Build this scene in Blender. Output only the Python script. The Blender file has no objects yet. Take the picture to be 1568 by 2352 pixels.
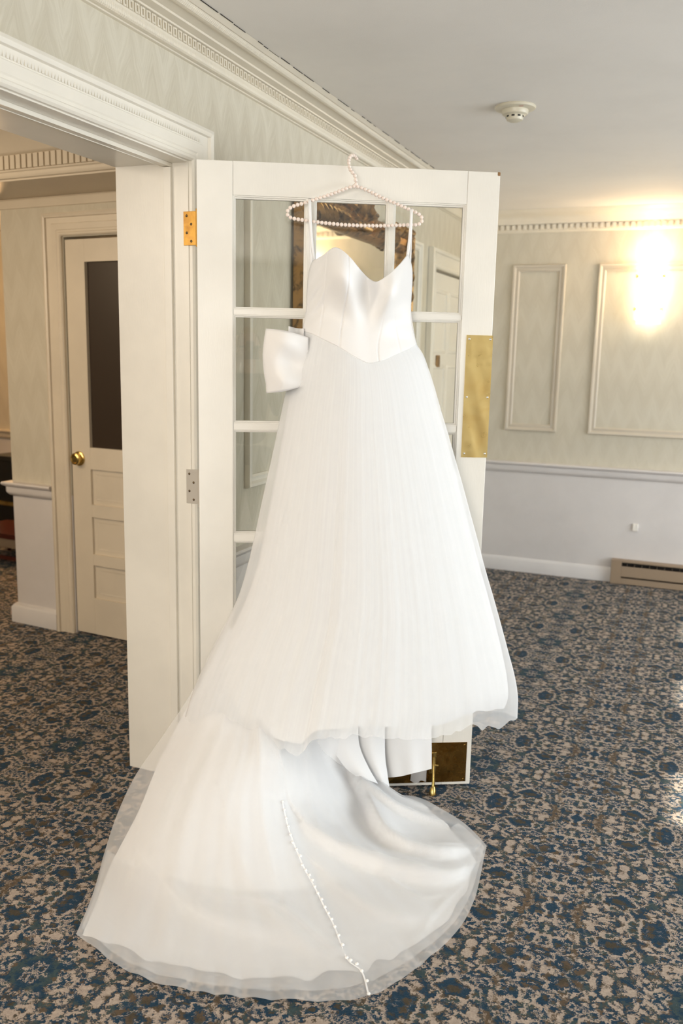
import bpy, bmesh, math, random
import numpy as np
from mathutils import Vector, Matrix
from mathutils.bvhtree import BVHTree
random.seed(7)
rng = np.random.default_rng(11)
S = bpy.context.scene
COL = S.collection

# ------------------------------------------------------------------ camera
IW, IH, FPX = 1568, 2352, 1996.66
PITCH, ROLL, YAW = [math.radians(a) for a in (10.287, 1.2165, 22.006)]
CAMPOS = np.array([0.0, 0.0, 1.4787])
fw = np.array([-math.sin(YAW)*math.cos(PITCH), math.cos(YAW)*math.cos(PITCH), -math.sin(PITCH)])
rt0 = np.array([math.cos(YAW), math.sin(YAW), 0.0])
up0 = np.cross(rt0, fw)
rt = rt0*math.cos(ROLL) + up0*math.sin(ROLL)
up = -rt0*math.sin(ROLL) + up0*math.cos(ROLL)
cam = bpy.data.cameras.new('view_camera')
camo = bpy.data.objects.new('view_camera', cam)
COL.objects.link(camo)
M = Matrix.Identity(4)
for i in range(3):
    M[i][0] = rt[i]; M[i][1] = up[i]; M[i][2] = -fw[i]; M[i][3] = CAMPOS[i]
camo.matrix_world = M
cam.sensor_fit = 'VERTICAL'
cam.sensor_height = 36.0
cam.lens = FPX/IH*36.0
cam.clip_start = 0.05
cam.dof.use_dof = True
cam.dof.focus_distance = 2.45
cam.dof.aperture_fstop = 3.2
S.camera = camo

# ------------------------------------------------------------------ light
S.view_settings.view_transform = 'Standard'
S.view_settings.look = 'None'
S.view_settings.exposure = 0.05
S.view_settings.gamma = 1.0
S.view_settings.use_curve_mapping = False
W = bpy.data.worlds.new('sky')
S.world = W
W.use_nodes = True
W.node_tree.nodes['Background'].inputs[0].default_value = (0.80, 0.90, 1.0, 1)
W.node_tree.nodes['Background'].inputs[1].default_value = 1.2


def light(name, kind, loc, energy, color, direction=None, size=1.0, size_y=None, angle=None):
    l = bpy.data.lights.new(name, kind)
    l.energy = energy
    l.color = color
    if kind == 'AREA':
        l.shape = 'RECTANGLE'; l.size = size; l.size_y = size_y or size
    elif kind == 'SUN':
        l.angle = angle
    else:
        l.shadow_soft_size = size
    o = bpy.data.objects.new(name, l)
    COL.objects.link(o)
    o.location = loc
    if direction:
        o.rotation_euler = Vector(direction).to_track_quat('-Z', 'Y').to_euler()
    return o


light('sunlight', 'SUN', (6, 3, 5), 14.0, (1, 0.93, 0.82), (-1.0, 0.0, -0.65), angle=0.01)
light('window_daylight', 'AREA', (3.3, 2.2, 1.35), 205, (0.88, 0.945, 1.0), (-1, -0.1, 0.20), 6.2, 1.7)
light('window_daylight_rear', 'AREA', (-0.15, -3.5, 1.5), 132, (1.0, 0.955, 0.90), (0, 1, 0.14), 2.6, 1.7)  # added frontal fill behind the camera; the rear wall has no window
light('hall_ceiling_light', 'AREA', (-3.5, 1.9, 2.02), 15, (1.0, 0.76, 0.50), (0.05, 0.75, -1), 1.0, 0.8)
light('hall_lamp_near', 'AREA', (-3.1, -0.6, 2.1), 33, (1.0, 0.88, 0.74), (0.35, 1, -0.25), 0.7, 0.7)  # unseen fill added to brighten and warm the doorway jamb
light('nook_lamp', 'POINT', (-4.6, 4.9, 1.9), 40, (1.0, 0.60, 0.28), size=0.15)

# ------------------------------------------------------------------ helpers: survey of the photo
LD = np.array([-1.442, 2.358, 0.0])          # hinge corner of the open door, front face
AD = math.radians(28.0)
UD = np.array([math.cos(AD), math.sin(AD), 0.0])
ND = np.array([math.sin(AD), -math.cos(AD), 0.0])   # door normal, towards the room's near end
DW = 0.926
HO = np.array([-3.0, 3.57, 0.0])             # a point at the foot of the hall wall
AH = math.radians(-4.4)
UH = np.array([math.cos(AH), math.sin(AH), 0.0])
NH = np.array([math.sin(AH), -math.cos(AH), 0.0])
XW, XB, YF, ZC = -1.52, -1.78, 6.0, 2.42      # wall face, wall back, far wall, ceiling
YJ = 2.43                                     # jamb of the doorway


def ray(x, y):
    return rt*(x-IW/2)/FPX - up*(y-IH/2)/FPX + fw


def on_plane(x, y, n, d):
    r = ray(x, y)
    return CAMPOS + r*((d - n @ CAMPOS)/(n @ r))


def at(x, y, v):
    return on_plane(x, y, ND, ND @ LD + v)


def atz(x, y, z):
    return on_plane(x, y, np.array([0, 0, 1.0]), z)


def D3(u, v, z):
    return LD + UD*u + ND*v + np.array([0, 0, z])


def H3(u, v, z):
    return HO + UH*u + NH*v + np.array([0, 0, z])


# ------------------------------------------------------------------ helpers: objects
def link(name, me, mats=None, parent=None, smooth=None):
    o = bpy.data.objects.new(name, me)
    COL.objects.link(o)
    if mats is not None and not me.materials:
        for m in (mats if isinstance(mats, (list, tuple)) else [mats]):
            me.materials.append(m)
    if parent is not None:
        o.parent = parent
    if smooth:
        me.polygons.foreach_set('use_smooth', [True]*len(me.polygons))
        if smooth is not True:
            me.set_sharp_from_angle(angle=math.radians(smooth))
    return o


def tag(o, label=None, cat=None, group=None, kind=None):
    if label: o['label'] = label
    if cat: o['category'] = cat
    if group: o['group'] = group
    if kind: o['kind'] = kind
    return o


def empty(name, loc, label=None, cat=None, kind=None):
    o = bpy.data.objects.new(name, None)
    COL.objects.link(o)
    o.location = Vector(loc)
    o.empty_display_size = 0.05
    o['_p'] = 1
    del o['_p']
    return tag(o, label, cat, None, kind)


class MB:
    """collects world-space geometry for one mesh"""
    def __init__(self):
        self.v = []; self.f = []; self.mi = []

    def add(self, vs, fs, mi=0):
        b = len(self.v)
        self.v += [tuple(float(c) for c in p) for p in vs]
        self.f += [tuple(b+i for i in f) for f in fs]
        self.mi += [mi]*len(fs)

    def hexa(self, c, mi=0):
        self.add(c, [(0, 3, 2, 1), (4, 5, 6, 7), (0, 1, 5, 4), (1, 2, 6, 5), (2, 3, 7, 6), (3, 0, 4, 7)], mi)

    def box(self, x0, x1, y0, y1, z0, z1, T=None, mi=0):
        c = [(x0, y0, z0), (x1, y0, z0), (x1, y1, z0), (x0, y1, z0), (x0, y0, z1), (x1, y0, z1), (x1, y1, z1), (x0, y1, z1)]
        if T: c = [T(*p) for p in c]
        self.hexa(c, mi)

    def grid(self, P, mi=0, close=False):
        n, m = len(P), len(P[0])
        vs = [p for r in P for p in r]
        fs = []
        for i in range(n-1):
            for j in range(m-1 if not close else m):
                k = (j+1) % m
                fs.append((i*m+j, i*m+k, (i+1)*m+k, (i+1)*m+j))
        self.add(vs, fs, mi)

    def tube(self, pts, r, n=8, caps=True, mi=0):
        pts = [np.array(p, float) for p in pts]
        rs = r if isinstance(r, (list, tuple)) else [r]*len(pts)
        rows = []
        prev = None
        for i, p in enumerate(pts):
            t = pts[min(i+1, len(pts)-1)] - pts[max(i-1, 0)]
            t = t/np.linalg.norm(t)
            a = prev if prev is not None else (np.array([0, 0, 1.0]) if abs(t[2]) < 0.9 else np.array([1.0, 0, 0]))
            a = a - t*(a @ t); a = a/np.linalg.norm(a); prev = a
            b = np.cross(t, a)
            rows.append([p + rs[i]*(a*math.cos(2*math.pi*k/n)+b*math.sin(2*math.pi*k/n)) for k in range(n)])
        base = len(self.v)
        self.grid(rows, mi, close=True)
        if caps:
            self.f.append(tuple(base+k for k in range(n))[::-1]); self.mi.append(mi)
            e = base+(len(rows)-1)*n
            self.f.append(tuple(e+k for k in range(n))); self.mi.append(mi)

    def lathe(self, prof, T, n=24, mi=0):
        """prof: (r, h) pairs; T(x, y, h) maps to the world"""
        rows = [[T(r*math.cos(2*math.pi*k/n), r*math.sin(2*math.pi*k/n), h) for k in range(n)] for r, h in prof]
        self.grid(rows, mi, close=True)

    def sweep_line(self, prof, A, B, out, mi=0, caps=True):
        """prof: (o, z) list, extruded from A to B; o along `out`"""
        A, B, out = np.array(A, float), np.array(B, float), np.array(out, float)
        r0 = [A + out*o + np.array([0, 0, z]) for o, z in prof]
        r1 = [B + out*o + np.array([0, 0, z]) for o, z in prof]
        base = len(self.v)
        self.grid([r0, r1], mi)
        if caps:
            m = len(prof)
            self.f += [tuple(base+i for i in range(m)), tuple(base+m+i for i in range(m))[::-1]]
            self.mi += [mi, mi]

    def sweep_frame(self, path, prof, T, closed=True, mi=0):
        """mitred moulding: path of (a, b); prof of (outward offset, height); T(a, b, h)"""
        n = len(path)
        rows = []
        for i in range(n):
            p = np.array(path[i], float)
            d0 = p-np.array(path[i-1], float) if (closed or i > 0) else None
            d1 = np.array(path[(i+1) % n], float)-p if (closed or i < n-1) else None
            ns = []
            for d in (d0, d1):
                if d is not None:
                    d = d/np.linalg.norm(d); ns.append(np.array([d[1], -d[0]]))
            if len(ns) == 2:
                m = ns[0]+ns[1]; m = m/(m @ ns[0])*1.0 if abs(m @ ns[0]) > 1e-6 else ns[0]
            else:
                m = ns[0]
            rows.append([T(*(p+m*o), h) for o, h in prof])
        if closed: rows.append(rows[0])
        self.grid(rows, mi)

    def build(self, name, mats, parent=None, smooth=None, bevel=0, kind=None):
        me = bpy.data.meshes.new(name)
        off = Vector((0, 0, 0))
        if parent is not None:
            q = parent
            while q is not None:
                off += Vector(q.location); q = q.parent
        else:
            a = np.array(self.v)
            off = Vector(((a[:, 0].min()+a[:, 0].max())/2, (a[:, 1].min()+a[:, 1].max())/2, a[:, 2].min()))
        me.from_pydata([(p[0]-off[0], p[1]-off[1], p[2]-off[2]) for p in self.v], [], self.f)
        me.polygons.foreach_set('material_index', self.mi)
        bm = bmesh.new(); bm.from_mesh(me)
        bmesh.ops.remove_doubles(bm, verts=bm.verts, dist=1e-5)
        bmesh.ops.recalc_face_normals(bm, faces=bm.faces)
        if bevel:
            es = [e for e in bm.edges if len(e.link_faces) == 2 and e.calc_face_angle(0) > 0.6]
            bmesh.ops.bevel(bm, geom=es, offset=bevel, segments=2, profile=0.5, affect='EDGES')
        bm.to_mesh(me); bm.free()
        o = link(name, me, mats, parent, smooth)
        if parent is None:
            o.location = off
        if kind: o['kind'] = kind
        return o


# ------------------------------------------------------------------ materials
def mat(name, col=(0.8, 0.8, 0.8), rough=0.5, metal=0.0, **kw):
    m = bpy.data.materials.new(name)
    m.use_nodes = True
    b = m.node_tree.nodes['Principled BSDF']
    b.inputs['Base Color'].default_value = (*col, 1)
    b.inputs['Roughness'].default_value = rough
    b.inputs['Metallic'].default_value = metal
    for k, v in kw.items():
        b.inputs[k].default_value = v
    return m


class NT:
    def __init__(self, m):
        self.t = m.node_tree; self.b = self.t.nodes['Principled BSDF']; self.out = self.t.nodes['Material Output']

    def n(self, typ, **kw):
        x = self.t.nodes.new(typ)
        for k, v in kw.items(): setattr(x, k, v)
        return x

    def l(self, a, b): self.t.links.new(a, b)

    def val(self, x, sock):
        if isinstance(x, (int, float)): sock.default_value = x
        elif isinstance(x, tuple): sock.default_value = x
        else: self.l(x, sock)

    def m(self, op, a, b=0.0, c=0.0, clamp=False):
        x = self.n('ShaderNodeMath', operation=op, use_clamp=clamp)
        for s, v in zip(x.inputs, (a, b, c)): self.val(v, s)
        return x.outputs[0]

    def noise(self, vec, scale, detail=2.0, rough=0.5, dist=0.0, w2d=False):
        x = self.n('ShaderNodeTexNoise')
        if w2d: x.noise_dimensions = '2D'
        self.l(vec, x.inputs['Vector'])
        x.inputs['Scale'].default_value = scale
        x.inputs['Detail'].default_value = detail
        x.inputs['Roughness'].default_value = rough
        x.inputs['Distortion'].default_value = dist
        return x.outputs['Fac']

    def mix(self, f, a, b):
        x = self.n('ShaderNodeMix', data_type='RGBA')
        self.val(f, x.inputs[0]); self.val(a, x.inputs[6]); self.val(b, x.inputs[7])
        return x.outputs[2]

    def ramp(self, f, a, b):
        x = self.n('ShaderNodeMapRange', interpolation_type='SMOOTHSTEP')
        self.val(f, x.inputs[0]); x.inputs[1].default_value = a; x.inputs[2].default_value = b
        return x.outputs[0]

    def geo(self):
        return self.n('ShaderNodeNewGeometry').outputs['Position']

    def xyz(self, v):
        x = self.n('ShaderNodeSeparateXYZ'); self.l(v, x.inputs[0]); return x.outputs

    def vec(self, x, y, z=0.0):
        c = self.n('ShaderNodeCombineXYZ')
        for s, v in zip(c.inputs, (x, y, z)): self.val(v, s)
        return c.outputs[0]

    def bump(self, h, strength, dist=0.01):
        x = self.n('ShaderNodeBump'); self.l(h, x.inputs['Height'])
        x.inputs['Strength'].default_value = strength; x.inputs['Distance'].default_value = dist
        self.l(x.outputs[0], self.b.inputs['Normal'])


def paint(name, col, rough=0.4, wear=0.04):
    m = mat(name, col, rough)
    t = NT(m); g = t.geo()
    n = t.noise(g, 3.0, 4.0, 0.6)
    d = tuple(c*(1-wear*2) for c in col)+(1,)
    t.l(t.mix(t.ramp(n, 0.35, 0.75), (*col, 1), d), t.b.inputs['Base Color'])
    s = t.xyz(g)
    br = t.noise(t.vec(t.m('MULTIPLY', s[0], 60), t.m('MULTIPLY', s[1], 60), t.m('MULTIPLY', s[2], 9)), 4.0, 3.0)
    t.bump(br, 0.12, 0.002)
    return m


def wallpaper(name, axis, calm=0.0):
    """feathered chevrons: steep strokes that alternate direction in narrow vertical bands"""
    m = mat(name, (0.6, 0.56, 0.45), 0.75)
    t = NT(m); g = t.geo(); s = t.xyz(g)
    a, z = s[axis], s[2]
    wob = t.m('MULTIPLY', t.m('SUBTRACT', t.noise(g, 9.0, 2.0), 0.5), 0.05)
    p = t.m('PINGPONG', t.m('ADD', a, wob), 0.055)
    q = t.m('SUBTRACT', z, t.m('MULTIPLY', p, 2.6))
    strokes = t.noise(t.vec(t.m('MULTIPLY', q, 55.0), t.m('MULTIPLY', a, 16.0), t.m('MULTIPLY', p, 14.0)), 1.0, 4.0, 0.65)
    dia = t.m('PINGPONG', t.m('ADD', q, 9.0), 0.15)
    dia = t.m('MULTIPLY', dia, 6.6)
    bands = t.m('ADD', t.m('MULTIPLY', strokes, 0.75), t.m('MULTIPLY', dia, 0.25))
    f_ = t.m('ADD', t.m('MULTIPLY', t.ramp(bands, 0.25, 0.75), 1-calm), calm*0.5)
    c = t.mix(f_, (0.56, 0.515, 0.41, 1), (0.67, 0.63, 0.525, 1))
    t.l(c, t.b.inputs['Base Color'])
    t.bump(strokes, 0.25, 0.003)
    return m


M_paint = paint('cream_gloss_paint', (0.85, 0.81, 0.72), 0.35)
M_door = paint('door_cream_paint', (0.87, 0.84, 0.77), 0.36)
M_trim = paint('cream_trim_paint', (0.80, 0.74, 0.62), 0.4)
M_wain = paint('lilac_grey_wainscot_paint', (0.72, 0.69, 0.675), 0.5)
M_base = paint('pale_grey_base_paint', (0.76, 0.74, 0.73), 0.45)
M_ceil = paint('ceiling_paint', (0.86, 0.83, 0.78), 0.8, 0.02)
M_wpY = wallpaper('sage_feather_wallpaper', 1)
M_wpX = wallpaper('sage_feather_wallpaper_far', 0, 0.45)
M_hallpaint = paint('hall_cream_paint', (0.74, 0.66, 0.53), 0.4)
M_dark = mat('dark_gap', (0.012, 0.010, 0.008), 0.8)
M_black = mat('black_lacquer', (0.008, 0.007, 0.007), 0.25)
M_mahog = mat('mahogany', (0.07, 0.012, 0.008), 0.3)
M_seat = mat('beige_panel', (0.27, 0.21, 0.15), 0.85)
M_silver = mat('nickel_screw', (0.75, 0.73, 0.7), 0.25, 1.0)
M_tan = mat('tan_enamel', (0.33, 0.245, 0.165), 0.45)
M_plastic = mat('ivory_plastic', (0.66, 0.61, 0.48), 0.3)
M_white = mat('white_plastic', (0.85, 0.82, 0.76), 0.4)
M_red = mat('red_print', (0.6, 0.06, 0.04), 0.6)
M_screw = mat('dark_screw', (0.13, 0.09, 0.05), 0.45, 0.8)


def brass(name, col, rough, scale=14.0, wear=(0.45, 0.30, 0.10)):
    m = mat(name, col, rough, 1.0)
    t = NT(m); g = t.geo()
    n = t.noise(g, scale, 3.0, 0.55, 0.6)
    t.l(t.mix(t.ramp(n, 0.42, 0.72), (*col, 1), (*wear, 1)), t.b.inputs['Base Color'])
    t.l(t.m('ADD', t.m('MULTIPLY', t.noise(g, 40, 4.0), 0.22), rough-0.1), t.b.inputs['Roughness'])
    t.bump(t.noise(g, 11, 2.0), 0.25, 0.004)
    return m


M_brass = brass('push_plate_brass', (0.84, 0.66, 0.30), 0.30, 6, (0.74, 0.52, 0.20))
M_kick = brass('tarnished_kick_brass', (0.30, 0.17, 0.045), 0.26, 22, (0.20, 0.10, 0.02))
M_hinge = brass('old_hinge_brass', (0.56, 0.29, 0.03), 0.4, 30, (0.42, 0.19, 0.02))
M_hinge.node_tree.nodes['Principled BSDF'].inputs['Metallic'].default_value = 0.35
M_knob = brass('knob_brass', (0.72, 0.52, 0.18), 0.2, 20)
M_gilt = brass('bronze_gilding', (0.42, 0.24, 0.09), 0.42, 26, (0.07, 0.045, 0.03))
M_painted_hinge = mat('painted_hinge', (0.50, 0.46, 0.40), 0.4)


def glassy(name, tint=(0.97, 0.98, 0.97), f0=1.5, rough=0.0):
    m = bpy.data.materials.new(name); m.use_nodes = True
    nt = m.node_tree; nt.nodes.clear()
    o = nt.nodes.new('ShaderNodeOutputMaterial')
    mx = nt.nodes.new('ShaderNodeMixShader'); fr = nt.nodes.new('ShaderNodeFresnel')
    tr = nt.nodes.new('ShaderNodeBsdfTransparent'); gl = nt.nodes.new('ShaderNodeBsdfGlossy')
    fr.inputs[0].default_value = f0
    tr.inputs[0].default_value = (*tint, 1); gl.inputs['Roughness'].default_value = rough
    nt.links.new(fr.outputs[0], mx.inputs[0]); nt.links.new(tr.outputs[0], mx.inputs[1]); nt.links.new(gl.outputs[0], mx.inputs[2])
    nt.links.new(mx.outputs[0], o.inputs[0])
    return m


M_glass = glassy('old_window_glass', (0.95, 0.95, 0.92), 1.75)
M_winglass = glassy('clear_glass')
M_mirror = mat('mirror_silver', (0.86, 0.85, 0.80), 0.03, 1.0)


def carpet():
    m = mat('scroll_floral_carpet', (0.2, 0.2, 0.2), 0.95)
    t = NT(m); g = t.geo(); s = t.xyz(g)
    tuft = t.m('SUBTRACT', t.noise(g, 230, 2.0, 0.6), 0.5)
    tuft2 = t.m('SUBTRACT', t.noise(g, 90, 2.0, 0.6), 0.5)
    j1 = t.m('MULTIPLY', t.m('ADD', tuft, tuft2), 0.022)
    x = t.m('ADD', s[0], j1); y = t.m('ADD', s[1], t.m('MULTIPLY', t.m('SUBTRACT', tuft, tuft2), 0.022))
    mx = t.m('PINGPONG', t.m('ADD', x, 0.37*40+0.25), 0.37)
    my = t.m('PINGPONG', t.m('ADD', y, 20.4-0.18), 0.255)
    p0 = t.vec(mx, my, 0.37)
    wx = t.m('MULTIPLY', t.m('SUBTRACT', t.noise(p0, 16.0, 1.0), 0.5), 0.05)
    wy = t.m('MULTIPLY', t.m('SUBTRACT', t.noise(t.vec(mx, my, 5.2), 16.0, 1.0), 0.5), 0.05)
    px, py = t.m('ADD', mx, wx), t.m('ADD', my, wy)
    p = t.vec(px, py, 0.37)

    def flowers(scale, seed, r0, r1, keep, petals):
        v = t.n('ShaderNodeTexVoronoi', voronoi_dimensions='2D', feature='F1')
        q = t.vec(t.m('ADD', px, seed), t.m('ADD', py, seed*0.7))
        t.l(q, v.inputs['Vector']); v.inputs['Scale'].default_value = scale
        v.inputs['Randomness'].default_value = 0.75
        c = t.n('ShaderNodeSeparateColor'); t.l(v.outputs['Color'], c.inputs[0])
        qp = t.xyz(q); cp = t.xyz(v.outputs['Position'])
        ang = t.m('ARCTAN2', t.m('SUBTRACT', qp[1], cp[1]), t.m('SUBTRACT', qp[0], cp[0]))
        lob = t.m('ADD', 1.0, t.m('MULTIPLY', t.m('SINE', t.m('ADD', t.m('MULTIPLY', ang, petals), t.m('MULTIPLY', c.outputs[2], 6.0))), 0.17))
        r = t.m('MULTIPLY', t.m('ADD', r0, t.m('MULTIPLY', c.outputs[0], r1-r0)), lob)
        d = t.m('DIVIDE', v.outputs['Distance'], r)
        on = t.m('LESS_THAN', c.outputs[1], keep)
        return d, on, c.outputs

    def below(v, e, w=0.05): return t.ramp(v, e+w, e-w)
    dA, onA, cA = flowers(9.6, 0.31, 0.22, 0.40, 0.44, 5.0)
    dB, onB, cB = flowers(23.0, 1.73, 0.20, 0.38, 0.42, 4.0)
    n1 = t.noise(p, 14.0, 0.8, 0.4, 1.9); n2 = t.noise(t.vec(px, py, 4.4), 17.0, 0.8, 0.4, 1.6)
    r1 = t.m('ABSOLUTE', t.m('SUBTRACT', n1, 0.5)); r2 = t.m('ABSOLUTE', t.m('SUBTRACT', n2, 0.47))
    rr = t.m('MINIMUM', r1, t.m('MULTIPLY', r2, 1.15))
    scroll = below(rr, 0.074, 0.014); core = below(rr, 0.043, 0.014)
    field = t.ramp(t.noise(t.vec(px, py, 9.3), 7.5, 0.8, 0.4, 1.0), 0.59, 0.61)
    hue = t.noise(t.vec(mx, my, 3.1), 24.0, 1.5, 0.5, 1.0)
    teal = t.noise(t.vec(mx, my, 7.7), 30.0, 1.0, 0.5, 0.7)
    BEIGE = t.mix(t.noise(g, 7.0, 2.0), (0.395, 0.320, 0.262, 1), (0.46, 0.38, 0.315, 1))
    NAVY = t.mix(t.ramp(teal, 0.54, 0.60), (0.016, 0.046, 0.080, 1), (0.046, 0.074, 0.078, 1))
    OLIVE = t.mix(t.ramp(hue, 0.45, 0.6), (0.070, 0.056, 0.037, 1), (0.115, 0.082, 0.052, 1))
    col = t.mix(scroll, BEIGE, OLIVE)
    col = t.mix(core, col, NAVY)
    fld = t.mix(t.ramp(hue, 0.53, 0.57), NAVY, OLIVE)
    fld = t.mix(t.m('MULTIPLY', below(t.m('ABSOLUTE', t.m('SUBTRACT', n2, 0.56)), 0.020, 0.012), 0.8), fld, BEIGE)
    col = t.mix(field, col, fld)
    # small rosettes
    col = t.mix(t.m('MULTIPLY', onB, below(dB, 1.35)), col, BEIGE)
    fb = t.mix(below(dB, 0.42, 0.08), NAVY, t.mix(t.m('GREATER_THAN', cB[2], 0.5), BEIGE, OLIVE))
    col = t.mix(t.m('MULTIPLY', onB, below(dB, 1.0)), col, fb)
    # large flower heads with olive hearts inside a beige halo
    col = t.mix(t.m('MULTIPLY', onA, below(dA, 1.22)), col, BEIGE)
    fa = t.mix(below(dA, 0.40, 0.10), t.mix(t.m('MULTIPLY', t.ramp(dA, 0.72, 0.82), t.ramp(teal, 0.46, 0.52)), NAVY, OLIVE), OLIVE)
    fa = t.mix(t.m('MULTIPLY', below(t.m('ABSOLUTE', t.m('SUBTRACT', dA, 0.62)), 0.045, 0.03), t.ramp(hue, 0.5, 0.54)), fa, BEIGE)
    col = t.mix(t.m('MULTIPLY', onA, below(dA, 1.0)), col, fa)
    sh = t.n('ShaderNodeHueSaturation'); t.l(col, sh.inputs['Color'])
    t.l(t.m('ADD', 1.0, t.m('MULTIPLY', t.m('ADD', tuft, tuft2), 0.7)), sh.inputs['Value'])
    t.l(sh.outputs[0], t.b.inputs['Base Color'])
    t.bump(t.noise(g, 260, 3.0, 0.7), 0.6, 0.006)
    t.b.inputs['Sheen Weight'].default_value = 0.05
    t.b.inputs['Specular IOR Level'].default_value = 0.1
    return m


M_carpet = carpet()
M_satin = mat('ivory_satin', (0.88, 0.865, 0.85), 0.44)
M_satin.node_tree.nodes['Principled BSDF'].inputs['Sheen Weight'].default_value = 0.25
M_satin.node_tree.nodes['Principled BSDF'].inputs['Subsurface Weight'].default_value = 0.0


def cloth(name, col, alpha, streak=0.0, freq=70):
    """matt translucent cloth; alpha is how much of it hides what lies behind"""
    m = bpy.data.materials.new(name); m.use_nodes = True
    nt = m.node_tree; nt.nodes.clear()
    N = nt.nodes.new; Lk = nt.links.new
    o = N('ShaderNodeOutputMaterial'); df = N('ShaderNodeBsdfDiffuse'); tl = N('ShaderNodeBsdfTranslucent')
    mx = N('ShaderNodeMixShader'); mx.inputs[0].default_value = 0.10
    df.inputs[0].default_value = (*col, 1); tl.inputs[0].default_value = (*col, 1)
    Lk(df.outputs[0], mx.inputs[1]); Lk(tl.outputs[0], mx.inputs[2])
    last = mx.outputs[0]
    if alpha < 1:
        tr = N('ShaderNodeBsdfTransparent'); m2 = N('ShaderNodeMixShader')
        Lk(tr.outputs[0], m2.inputs[1]); Lk(last, m2.inputs[2])
        lw = N('ShaderNodeLayerWeight'); lw.inputs[0].default_value = 0.35
        uv = N('ShaderNodeUVMap'); mp = N('ShaderNodeMapping'); nz = N('ShaderNodeTexNoise')
        mp.inputs['Scale'].default_value = (freq, 1.6, 1); nz.inputs['Scale'].default_value = 1.0; nz.inputs['Detail'].default_value = 3
        Lk(uv.outputs[0], mp.inputs[0]); Lk(mp.outputs[0], nz.inputs['Vector'])
        a = N('ShaderNodeMath'); a.operation = 'MULTIPLY_ADD'
        Lk(lw.outputs['Facing'], a.inputs[0]); a.inputs[1].default_value = 0.35; a.inputs[2].default_value = alpha
        b = N('ShaderNodeMath'); b.operation = 'MULTIPLY_ADD'
        Lk(nz.outputs['Fac'], b.inputs[0]); b.inputs[1].default_value = streak; Lk(a.outputs[0], b.inputs[2])
        c = N('ShaderNodeClamp'); Lk(b.outputs[0], c.inputs[0])
        Lk(c.outputs[0], m2.inputs[0])
        last = m2.outputs[0]
    Lk(last, o.inputs[0])
    return m


M_tulle = cloth('white_tulle', (0.945, 0.945, 0.945), 0.34, 0.07)
M_tulle_train = cloth('white_train_tulle', (0.945, 0.945, 0.95), 0.26, 0.10, 9)
M_lining = cloth('white_lining', (0.935, 0.935, 0.935), 1.0)
M_pearl = mat('blush_pearl', (0.92, 0.79, 0.70), 0.2)
M_pearl.node_tree.nodes['Principled BSDF'].inputs['Sheen Weight'].default_value = 0.3
M_pearl.node_tree.nodes['Principled BSDF'].inputs['Coat Weight'].default_value = 0.5
M_wire = mat('rose_gold_wire', (0.75, 0.45, 0.32), 0.3, 1.0)
M_button = mat('pearl_button', (0.92, 0.91, 0.89), 0.25)


def glow(name, col, strength):
    m = mat(name, (1, 1, 1), 0.4)
    b = m.node_tree.nodes['Principled BSDF']
    b.inputs['Emission Color'].default_value = (*col, 1)
    b.inputs['Emission Strength'].default_value = strength
    return m


M_frost = glow('lit_frosted_glass', (1.0, 0.86, 0.62), 9.0)

# ------------------------------------------------------------------ the setting
def WL(a, z, h):    # main wall: along Y, height, out of the wall
    return np.array([XW+h, a, z])


def WF(a, z, h):    # far wall
    return np.array([a, YF-h, z])


CHZ = 0.735
DO0, DOZ = 0.56, 2.05      # near end and head of the doorway

b = MB(); b.box(-7.5, 3.6, -3.7, 7.2, -0.05, 0.0)
floor = b.build('floor', M_carpet, kind='structure')
b = MB(); b.box(XB, 3.6, -3.7, YF+0.2, ZC, ZC+0.08)
b.build('ceiling', M_ceil, kind='structure')
b = MB(); b.box(-7.5, XB, -3.7, 7.2, ZC+0.0, ZC+0.08)
b.build('ceiling_hall', M_hallpaint, kind='structure')

b = MB()
for y0, y1 in ((-3.7, DO0-0.02), (YJ+0.02, 5.13), (5.95, YF)):
    b.box(XB, XW, y0, y1, 0, CHZ, mi=1); b.box(XB, XW, y0, y1, CHZ, ZC, mi=0)
b.box(XB, XW, DO0-0.02, YJ+0.02, DOZ+0.02, ZC); b.box(XB, XW, 5.13, 5.95, 1.995, ZC)
b.build('wall_left', [M_wpY, M_wain], kind='structure')
b = MB(); b.box(XB, 3.6, YF, YF+0.2, 0, CHZ, mi=1); b.box(XB, 3.6, YF, YF+0.2, CHZ, ZC)
b.build('wall_back', [M_wpX, M_wain], kind='structure')
b = MB(); b.box(XB, 3.6, -3.9, -3.7, 0, ZC)
b.build('wall_front', M_wpX, kind='structure')
WIN = [(2.73, 3.30), (3.77, 4.30), (4.75, 5.30)]
WZ0, WZ1 = 0.62, 2.32
b = MB(); XR = 3.4; prev = -3.7
for y0, y1 in WIN+[(YF, YF)]:
    b.box(XR, XR+0.2, prev, y0, 0, ZC)
    if y1 > y0:
        b.box(XR, XR+0.2, y0, y1, 0, WZ0); b.box(XR, XR+0.2, y0, y1, WZ1, ZC)
    prev = y1
b.build('wall_right', M_wpY, kind='structure')
for i, (y0, y1) in enumerate(WIN):
    w = empty('window_%d' % (i+1), (XR, (y0+y1)/2, WZ0), kind='structure')
    q = MB(); q.sweep_frame([(y0, WZ0), (y0, WZ1), (y1, WZ1), (y1, WZ0)], [(0, 0), (0.09, 0), (0.09, 0.02), (0, 0.03), (0, 0)], lambda a, z, h: np.array([XR-h, a, z]))
    q.build('window_frame', M_trim, w)
    q = MB(); q.box(XR+0.05, XR+0.09, y0, y1, 1.38, 1.42); q.build('meeting_rail', M_trim, w)
    q = MB(); q.box(XR+0.065, XR+0.07, y0, y1, WZ0, WZ1); q.build('pane', M_winglass, w)


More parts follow.
